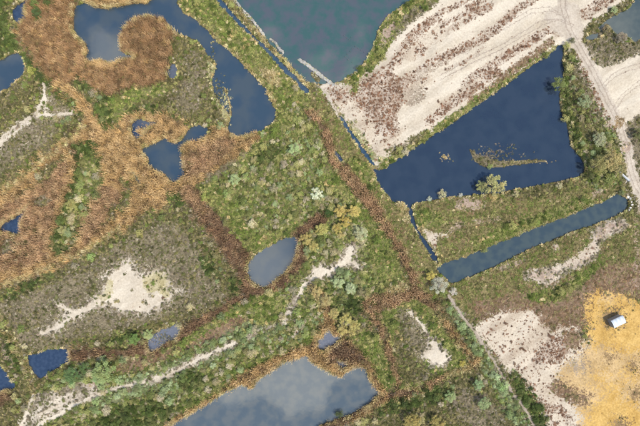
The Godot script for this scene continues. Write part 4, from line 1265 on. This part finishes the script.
func trees() -> void:
	# x, y, crown radius (map units), colour, height factor, label
	var list := [
		[491, 186, 11, [0.32, 0.31, 0.14], 0.9, "yellowish clumpy tree leaning over the dark pond's south shore"],
		[479, 187, 6, [0.26, 0.28, 0.13], 1.0, "small olive bush just left of the yellowish pond tree"],
		[492, 197, 5, [0.38, 0.30, 0.14], 0.8, "low straw yellow bush on the grass below the yellowish pond tree"],
		[441, 194, 5, [0.38, 0.36, 0.22], 0.9, "pale round bush at the dark pond shore left of the pond tree"],
		[460, 195, 2.6, [0.42, 0.44, 0.38], 0.9, "tiny silvery bush at the middle of the dark pond's south shore"],
		[429, 199, 3, [0.36, 0.40, 0.33], 0.9, "tiny grey green bush near the dark pond's outlet"],
		[591, 166, 10, [0.20, 0.19, 0.08], 1.0, "dark olive tree overhanging the dark pond's east corner"],
		[604, 161, 11, [0.30, 0.26, 0.12], 1.0, "broad yellow olive tree between dark pond and dirt road"],
		[614, 169, 8, [0.24, 0.22, 0.11], 0.9, "olive tree nearest the dirt road, beside the culvert pipe"],
		[587, 176, 5, [0.07, 0.08, 0.035], 0.9, "very dark bush at the south east tip of the dark pond"],  # added; its dark crown stands in for tree shadow and reflection on the water
		[555, 86, 8, [0.13, 0.16, 0.06], 0.9, "rounded green tree jutting from the dark pond's east shore"],
		[594, 140, 8, [0.25, 0.27, 0.17], 0.8, "grey green tree on the strip beside the dirt road"],
		[580, 103, 7, [0.22, 0.26, 0.15], 0.8, "mottled green bush between dark pond and brown roadside clumps"],
		[437, 284, 9, [0.33, 0.34, 0.27], 0.8, "grey willow bush at the west end of the canal"],
		[429, 275, 5.5, [0.38, 0.33, 0.10], 0.9, "bright yellow bush above the grey willow at the canal end"],
		[452, 291, 4.5, [0.45, 0.42, 0.38], 0.7, "whitish bare bush where the pale footpath meets the canal"],
		[317, 194, 6.5, [0.50, 0.54, 0.40], 0.7, "whitish flowering bush in the middle of the thicket"],
		[318, 146, 5, [0.45, 0.44, 0.30], 0.7, "pale cream bush in the thicket's northern corner"],
		[340, 211, 7, [0.38, 0.31, 0.11], 0.9, "yellow tree, left of the pair above the sand spot"],
		[353, 211, 7, [0.40, 0.34, 0.12], 0.9, "yellow tree, right of the pair above the sand spot"],
		[345, 221, 6, [0.36, 0.29, 0.09], 0.9, "golden tree between the yellow pair and the sand spot"],
		[337, 228, 5.5, [0.34, 0.29, 0.10], 0.9, "small golden bush left below the yellow tree pair"],
		[341, 235, 4.5, [0.38, 0.33, 0.14], 0.9, "lowest yellow bush of the group above the sand spot"],
		[321, 229, 7, [0.32, 0.31, 0.11], 0.9, "yellow green bush on the east shore of the cloud pool"],
		[306, 238, 6.5, [0.33, 0.28, 0.11], 0.9, "straw yellow bush at the upper tip of the cloud pool"],
		[314, 246, 5.5, [0.34, 0.31, 0.12], 0.9, "yellow bush just below the straw bush beside the cloud pool"],
		[328, 213, 4.5, [0.05, 0.09, 0.03], 0.9, "dark green bush left of the yellow tree pair"],
		[333, 312, 6, [0.34, 0.30, 0.13], 0.9, "yellow bush at the head of the small blue pool"],
		[345, 317, 6.5, [0.37, 0.34, 0.13], 0.9, "bright yellow green tree right above the small blue pool"],
		[354, 323, 6, [0.36, 0.33, 0.13], 0.9, "easternmost yellow bush above the reed fringed pond"],
		[342, 328, 6, [0.35, 0.30, 0.12], 0.9, "yellow bush touching the small blue pool's right bank"],
		[351, 331, 5, [0.34, 0.30, 0.12], 0.9, "lowest yellow bush beside the tan reeds of the grey pond"],
		[316, 290, 6, [0.36, 0.30, 0.14], 0.8, "straw coloured bush below the white sand path"],
		[326, 299, 6, [0.33, 0.29, 0.14], 0.8, "mottled straw bush between sand path and small blue pool"],
		[338, 281, 7, [0.29, 0.35, 0.19], 0.8, "mint green bush below the white sand spot, upper of two"],
		[350, 288, 6, [0.33, 0.39, 0.23], 0.8, "pale mint bush below the white sand spot, lower of two"],
		[360, 233, 7, [0.32, 0.34, 0.21], 0.7, "pale grey green bush right of the white sand spot"],
		[108, 368, 12, [0.20, 0.26, 0.11], 0.75, "large mint green tree above the braided sandy trail"],
		[102, 376, 7, [0.18, 0.26, 0.12], 0.75, "mint green tree at the lower left foot of the large one"],
		[77, 373, 9, [0.09, 0.15, 0.06], 0.8, "dark green tree between deep blue pond and large mint tree"],
		[88, 366, 6, [0.08, 0.13, 0.05], 0.8, "dark green bush left of the large mint tree"],
		[150, 333, 5.5, [0.27, 0.33, 0.15], 0.8, "pale green round bush above the violet pool"],
		[137, 337, 6.5, [0.12, 0.19, 0.06], 0.8, "fresh green bush left of the pale one above the brown reeds"],
		[24, 328, 5, [0.13, 0.18, 0.05], 0.8, "green bush on the heath near the tan strip at left"],
		[93, 257, 5, [0.23, 0.31, 0.11], 0.7, "bright mint bush just below the long orange reed strip"],
		[206, 198, 5, [0.24, 0.27, 0.08], 0.8, "yellow green bush at the thicket's western point"],
		[339, 413, 5, [0.06, 0.08, 0.03], 0.9, "dark bush on the grey pond's south east bank"],
		[411, 417, 9, [0.26, 0.22, 0.08], 0.8, "olive gold tree at the bottom edge, left of two"],
		[435, 420, 8, [0.28, 0.24, 0.09], 0.8, "olive gold tree at the bottom edge, right of two"],
		[448, 394, 6, [0.23, 0.30, 0.14], 0.8, "mint green bush in dark scrub above the olive gold trees"],
		[476, 382, 6, [0.21, 0.29, 0.15], 0.8, "pale green bush nearest the corner of the reed line"],
		[482, 400, 7, [0.22, 0.28, 0.14], 0.8, "mint green bush in the brown scrub beside the footpath"],
		[461, 362, 4, [0.34, 0.30, 0.08], 0.8, "yellow bush in the corner of the green field"],
		[500, 386, 5, [0.22, 0.32, 0.13], 0.8, "bright green bush beside the pale footpath"],
		[41, 16, 5.5, [0.06, 0.09, 0.035], 0.9, "dark green tree in brown reeds beside the narrow corner pool"],
		[50, 4, 4.5, [0.06, 0.09, 0.03], 0.9, "dark green tree at the top edge above the brown reeds"],
		[34, 72, 5, [0.27, 0.27, 0.08], 0.8, "yellow green bush right of the left edge pond"],
		[75, 205, 6, [0.26, 0.26, 0.10], 0.8, "yellow green bush in the dark green strip between reeds"],
		[66, 230, 5.5, [0.25, 0.25, 0.11], 0.8, "olive yellow bush in the lower dark green strip"],
		[141, 233, 5, [0.27, 0.26, 0.10], 0.8, "yellowish bush on the heath under the reed hub"],
		[228, 194, 5, [0.20, 0.26, 0.10], 0.8, "light green bush on the thicket's southwest edge"],
		[236, 180, 6, [0.27, 0.34, 0.17], 0.7, "mint green bush in the thicket's western part"],
		[295, 150, 7, [0.26, 0.34, 0.16], 0.7, "mint green bush in the northern thicket near the cream bush"],
		[570, 42, 3.5, [0.08, 0.09, 0.04], 0.9, "dark bush at the pond's northern tip beside the road"],
		[634, 135, 6, [0.12, 0.13, 0.06], 0.8, "dark bush at the right edge beside the road"],
		[618, 40, 6, [0.22, 0.20, 0.16], 0.8, "grey brown bush on the teal pond's ragged shore"],
		[604, 30, 5, [0.19, 0.16, 0.10], 0.9, "brown bush on the point jutting into the teal pond"],
	]
	var n := 0
	for t in list:
		var o := Node3D.new()
		var tall := t[2] as float > 5.4
		o.name = numbered("tree" if t[5].contains(" tree") and not t[5].contains("bush") else "bush")
		var r: float = t[2] * K
		o.transform = Transform3D(Basis(Vector3.UP, n * 1.7).scaled(Vector3(r, r * t[4], r)), world(t[0], t[1], maxf(ground_height(t[0], t[1]), 0.02) - 0.03))
		add_child(o)
		var c := Color(t[3][0], t[3][1], t[3][2]) * 1.35
		if tall:
			part(o, "crown", meshes["tree%d" % (n % 4)], paint(c))
			part(o, "trunk", meshes["trunk%d" % (n % 4)], paint(Color(0.16, 0.12, 0.09)))
		else:
			part(o, "crown", meshes["shrub%d" % (n % 3)], paint(c))
			part(o, "trunk", meshes["stem%d" % (n % 3)], paint(Color(0.14, 0.11, 0.08)))
		tag(o, t[5], "tree" if o.name.begins_with("tree") else "bush")
		n += 1


# ------------------------------------------------------------------ the shelter and other made things
func box(st: SurfaceTool, c: Vector3, s: Vector3) -> void:
	var h := s / 2
	var p := []
	for i in 8:
		p.append(c + Vector3(h.x if i & 1 else -h.x, h.y if i & 2 else -h.y, h.z if i & 4 else -h.z))
	for f in [[0, 1, 3, 2], [5, 4, 6, 7], [4, 0, 2, 6], [1, 5, 7, 3], [2, 3, 7, 6], [4, 5, 1, 0]]:
		put(st, p[f[0]], p[f[2]], p[f[1]], Color.WHITE)
		put(st, p[f[0]], p[f[3]], p[f[2]], Color.WHITE)


func begin() -> SurfaceTool:
	var st := SurfaceTool.new()
	st.begin(Mesh.PRIMITIVE_TRIANGLES)
	return st


func shelter() -> void:
	var o := Node3D.new()
	o.name = numbered("field_shelter")
	o.position = world(612.6, 319.8, ground_height(613, 320))
	o.scale = Vector3.ONE * 1.12
	o.rotation.y = deg_to_rad(25.5)
	add_child(o)
	tag(o, "small field shelter with curved pale blue metal roof on the yellow field", "shelter")
	var zinc := paint(Color(0.50, 0.56, 0.62), 0.45, 0.0)
	var zinc2 := paint(Color(0.41, 0.47, 0.54), 0.5, 0.0)
	var wood := paint(Color(0.26, 0.25, 0.24))
	var wide := 1.02
	var long := 1.62
	# curved roof of seven corrugated sheets
	for k in 7:
		var st := begin()
		var x0 := -long + k * 2 * long / 7 + (0.004 if k else 0.0)
		var x1 := -long + (k + 1) * 2 * long / 7
		for r in 6:
			for j in 12:
				var a0 := lerpf(-1.0, 1.0, j / 12.0)
				var a1 := lerpf(-1.0, 1.0, (j + 1) / 12.0)
				var xa := lerpf(x0, x1, r / 6.0)
				var xb := lerpf(x0, x1, (r + 1) / 6.0)
				var ra := 0.012 * (r % 2) + 0.006 * (k % 2)
				var rb := 0.012 * ((r + 1) % 2) + 0.006 * (k % 2)
				var f := func(x: float, a: float, e: float) -> Vector3: return Vector3(x, 1.35 + 0.42 * cos(a * 1.35) + e, wide * sin(a * 1.35) / sin(1.35))
				for e in [0.0, -0.02]:
					put(st, f.call(xa, a0, ra + e), f.call(xa, a1, ra + e), f.call(xb, a0, rb + e), Color.WHITE)
					put(st, f.call(xb, a0, rb + e), f.call(xa, a1, ra + e), f.call(xb, a1, rb + e), Color.WHITE)
		part(o, "roof_sheet", st.commit(), zinc if k % 2 else zinc2)
	for sx in [-1, 1]:
		for sz in [-1, 1]:
			var st := begin()
			box(st, Vector3(sx * (long - 0.12), 0.72, sz * (wide - 0.1)), Vector3(0.1, 1.5, 0.1))
			part(o, "post", st.commit(), wood)
	for sx in [-1, 1]:
		var st := begin()
		for j in 10:
			var a0 := lerpf(-1.3, 1.3, j / 10.0)
			var a1 := lerpf(-1.3, 1.3, (j + 1) / 10.0)
			stick(st, Vector3(sx * (long - 0.05), 1.30 + 0.42 * cos(a0), 0.96 * sin(a0)), Vector3(sx * (long - 0.05), 1.30 + 0.42 * cos(a1), 0.96 * sin(a1)), 0.035, 0.035)
		part(o, "arch_frame", st.commit(), wood)
	for k in 4:
		var st := begin()
		box(st, Vector3(-long + 0.05, 0.25 + k * 0.32, 0), Vector3(0.04, 0.14, 1.7))
		part(o, "slat", st.commit(), paint(Color(0.26, 0.27, 0.28)))
	for sz in [-1, 1]:
		for k in 4:
			var st := begin()
			box(st, Vector3(0, 0.22 + k * 0.34, sz * (wide - 0.03)), Vector3(2 * long - 0.3, 0.26, 0.04))
			part(o, "plank", st.commit(), wood)


func small_things() -> void:
	# culvert pipe beside the road, ends of stone at the canal head
	var p := Node3D.new()
	p.name = numbered("culvert_pipe")
	p.position = world(622, 176.5, ground_height(622, 176) + 0.2)
	p.rotation.y = -atan2(9, 10)
	add_child(p)
	tag(p, "pale blue grey culvert pipe lying between olive tree and dirt road", "pipe")
	var st := begin()
	for i in 14:
		var t0 := TAU * i / 14
		var t1 := TAU * (i + 1) / 14
		for e in [0.3, 0.25]:
			put(st, Vector3(-1.9, cos(t0) * e, sin(t0) * e), Vector3(-1.9, cos(t1) * e, sin(t1) * e), Vector3(1.9, cos(t0) * e, sin(t0) * e), Color.WHITE)
			put(st, Vector3(1.9, cos(t0) * e, sin(t0) * e), Vector3(-1.9, cos(t1) * e, sin(t1) * e), Vector3(1.9, cos(t1) * e, sin(t1) * e), Color.WHITE)
		for x in [-1.9, 1.9]:
			put(st, Vector3(x, cos(t0) * 0.3, sin(t0) * 0.3), Vector3(x, cos(t1) * 0.3, sin(t1) * 0.3), Vector3(x, cos(t0) * 0.25, sin(t0) * 0.25), Color.WHITE)
			put(st, Vector3(x, cos(t0) * 0.25, sin(t0) * 0.25), Vector3(x, cos(t1) * 0.3, sin(t1) * 0.3), Vector3(x, cos(t1) * 0.25, sin(t1) * 0.25), Color.WHITE)
	part(p, "barrel", st.commit(), paint(Color(0.40, 0.43, 0.46), 0.7))
	for x in [-1.85, 1.85]:
		st = begin()
		for i in 14:
			var t0 := TAU * i / 14
			var t1 := TAU * (i + 1) / 14
			stick(st, Vector3(x, cos(t0) * 0.32, sin(t0) * 0.32), Vector3(x, cos(t1) * 0.32, sin(t1) * 0.32), 0.04, 0.04)
		part(p, "collar", st.commit(), paint(Color(0.36, 0.38, 0.40), 0.8))
	var r := RandomNumberGenerator.new()
	r.seed = 9
	var spots := [[629.5, 199], [630.5, 202], [630.8, 205], [629.5, 208], [628, 210], [627, 197]]
	for i in spots.size():
		st = begin()
		var s := r.randf_range(0.28, 0.5)
		var ring := []
		for k in 8:
			ring.append(Vector2(cos(TAU * k / 8), sin(TAU * k / 8)) * r.randf_range(0.8, 1.15) * s)
		for k in 8:
			var a: Vector2 = ring[k]
			var b: Vector2 = ring[(k + 1) % 8]
			put(st, Vector3(a.x, -0.1, a.y), Vector3(a.x * 0.8, s * 0.5, a.y * 0.8), Vector3(b.x, -0.1, b.y), Color.WHITE)
			put(st, Vector3(b.x, -0.1, b.y), Vector3(a.x * 0.8, s * 0.5, a.y * 0.8), Vector3(b.x * 0.8, s * 0.5, b.y * 0.8), Color.WHITE)
			put(st, Vector3(a.x * 0.8, s * 0.5, a.y * 0.8), Vector3(0, s * 0.62, 0), Vector3(b.x * 0.8, s * 0.5, b.y * 0.8), Color.WHITE)
		var o := MeshInstance3D.new()
		o.name = numbered("rock")
		o.mesh = st.commit()
		o.material_override = paint(Color(0.55, 0.54, 0.51))
		o.position = world(spots[i][0], spots[i][1], ground_height(spots[i][0], spots[i][1]))
		add_child(o)
		tag(o, "pale rock on the bank where the canal meets the road", "rock", "pale rocks at the canal head")
	# stakes of an old pen in the lake
	var line_of := [[345, 57], [347, 54.5], [350, 51.5], [352.5, 49], [355, 46.5], [358, 48.5], [361, 50.5], [364, 52.5], [366.5, 54.5], [344, 36], [346.5, 38], [349, 40], [351, 37.5], [348, 60], [352, 62.5]]
	for q in line_of:
		st = begin()
		stick(st, Vector3(0, -0.7, 0), Vector3(0.04, 0.5, 0.03), 0.05, 0.045)
		stick(st, Vector3(0.04, 0.5, 0.03), Vector3(0.04, 0.53, 0.03), 0.045, 0.01)
		var o := MeshInstance3D.new()
		o.name = numbered("stake")
		o.mesh = st.commit()
		o.material_override = paint(Color(0.20, 0.20, 0.18))
		o.position = world(q[0], q[1], 0.0)
		add_child(o)
		tag(o, "thin weathered stake standing in the lake near its east shore", "stake", "stakes in the lake")
